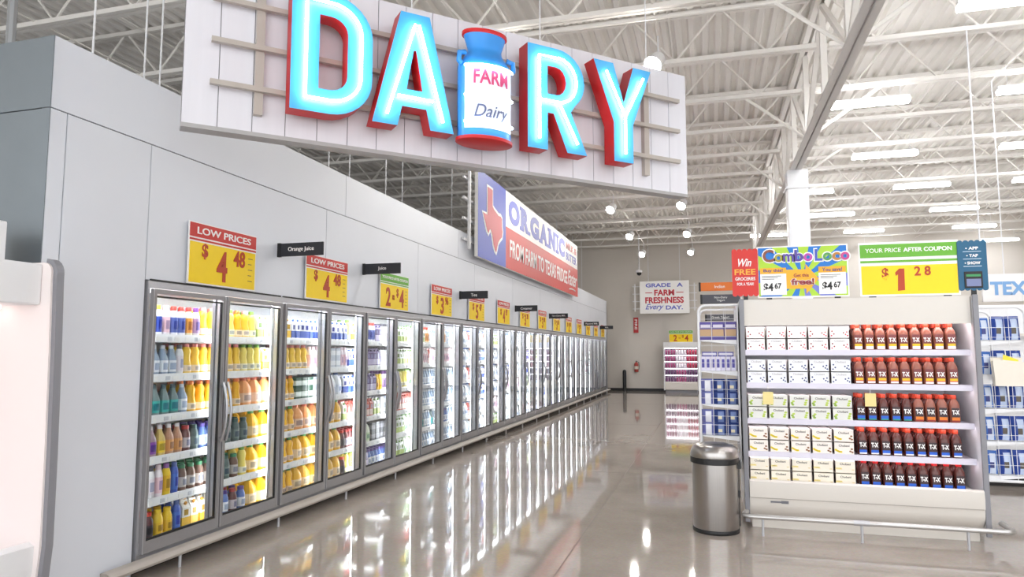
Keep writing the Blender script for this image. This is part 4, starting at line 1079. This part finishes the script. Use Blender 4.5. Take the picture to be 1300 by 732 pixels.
MB().lathe([(.075, 0), (.075, .78), (.065, .83), (.03, .855), (.0, .86)], 20).build('post', BLACK, t); MB().lathe([(.11, 0), (.11, .012)], 20).build('base_plate', BLACK, t)
t = thing('security_camera', 'white dome camera on a drop pole before the back wall', 'camera', (-2.4, 25.0, 0))
MB().tube([(0, 0, 4.5), (0, 0, DECK - .72)], .022, 8).build('drop_pole', WIREW, t)
MB().lathe([(.09, 4.42), (.11, 4.45), (.11, 4.49), (.04, 4.52)], 16).build('housing', WHITE, t); MB().lathe([(.0, 4.31), (.05, 4.325), (.08, 4.36), (.09, 4.42)], 16).build('dome', BLACK, t)

# ================================================================== GONDOLA BEHIND THE CASE, blades, TEXAS sign
t = thing('gondola_shelving', 'tall white shelving run behind the display case', 'shelving', (1.2, 7.75, 0))
MB().box(-.80, .80, .0, .05, 0, 1.95).build('end_panel', WHITE, t, 0); MB().box(-.04, .04, .05, 5.4, .1, 2.0).build('back_panel', WHITE, t, 0)
for s in (-1, 1):
    MB().box(min(s * .04, s * .78), max(s * .04, s * .78), .05, 5.4, 0, .25).build('base_deck', BEIGE, t, 0)
    for z in (.7, 1.1, 1.5, 1.9): MB().box(min(s * .04, s * .7), max(s * .04, s * .7), .05, 5.4, z - .03, z).build('shelf', WHITE, t, 0)
MB().tube([(-.7, 4.0, 1.9), (-.7, 4.0, 2.75)], .015, 6).build('sign_pole', WIREW, t)
MB().tube([(-.7, 5.2, 1.9), (-.7, 5.2, 2.65)], .015, 6).build('sign_pole', WIREW, t)
blade('Indian', .50 - .64, 11.75, 2.58, 'orange blade sign lettered Indian behind the left wire rack', .622, .14, mat('blade_orange', (232, 120, 40), .5, noise=.02))
blade('Non-Dairy\nYogurt', .50 - .62, 11.77, 2.37, 'dark grey blade sign lettered Non-Dairy Yogurt behind the left wire rack', .61, .15, mat('blade_grey', (84, 84, 92), .5, noise=.02))
blade('Greek Yogurt', .50 - .56, 12.95, 2.14, 'dark grey blade sign lettered Greek Yogurt above the left wire rack', .5, .12, MATS['blade_grey'])
t = thing('texas_sign', 'white hanging sign with pale blue letters TEXAS at the right edge', 'sign', (4.0, 12.0, 2.34))
MB().box(0, 2.2, 0, .05, 0, .42).build('panel', WHT, t, 0)
text('TEXAS', t, .1, .2, -.001, w=.74, h=.21, bold=.04, m=mat('tex_blue', (130, 176, 226), .5), align='l')
for x in (.3, 1.9): MB().tube([(x, .02, .42), (x, .02, DECK - .72 - 2.34)], .008, 6).build('hanger_cable', WIREW, t)
t = thing('freezer_cabinet', 'tall white cabinet behind the right wire rack', 'cabinet', (3.9, 9.6, 0))
MB().box(-.85, 1.2, 0, .8, .1, 2.15).build('body', WHITE, t, 0, bevel=.02); MB().box(-.8, 1.15, .05, .75, 0, .1).build('plinth', DARK, t, 0)
for z in (.6, 1.0, 1.4, 1.8): MB().box(-.8, 1.15, -.14, 0, z - .03, z).build('shelf', BEIGE, t, 0)
# hanger rods over the cooler roof
for q, (x, y) in enumerate([(-4.5, 4.02), (-4.6, 4.62), (-4.75, 4.95), (-4.6, 6.6), (-4.6, 7.6), (-4.7, 8.3), (-4.6, 9.2), (-4.8, 10.2), (-4.6, 10.9), (-4.7, 12.2), (-4.6, 21.2), (-4.6, 22.6), (-4.7, 24.3), (-4.6, 25.6)]):
    o = MB().tube([(x, y, TOP - .02), (x, y, DECK - .74)], .008, 6).build('hanger_rod', WIREW)
    tag(o, 'thin white vertical rod from cooler roof to joists, %s from the near end' % ORD[q + 1], 'rod', 'hanger rods over the cooler roof')
o = MB().tube([(-4.55, 3.42, TOP - .02), (-4.55, 3.42, DECK - .74)], .03, 8).build('conduit_pole', mat('conduit_grey', (150, 152, 154), .4, metal=.6)); tag(o, 'thick grey conduit pole rising from the near corner of cooler roof', 'pole')
# sprinkler pipe with its drop bends
o = MB().tube([(-6, 8.2, 5.62), (.9, 8.2, 5.62), (1.0, 8.2, 5.66), (1.02, 8.2, 5.75), (1.02, 8.2, 6.3)], .022, 8).build('sprinkler_pipe', JOIST); tag(o, 'white sprinkler pipe bending upward near the girder beside the dairy sign', 'pipe')
o = MB().tube([(3.3, 9.9, 2.6), (3.3, 9.9, DECK - .74)], .01, 6).build('drop_rod', WIREW); tag(o, 'thin white rod hanging from the roof behind the coupon sign', 'rod')
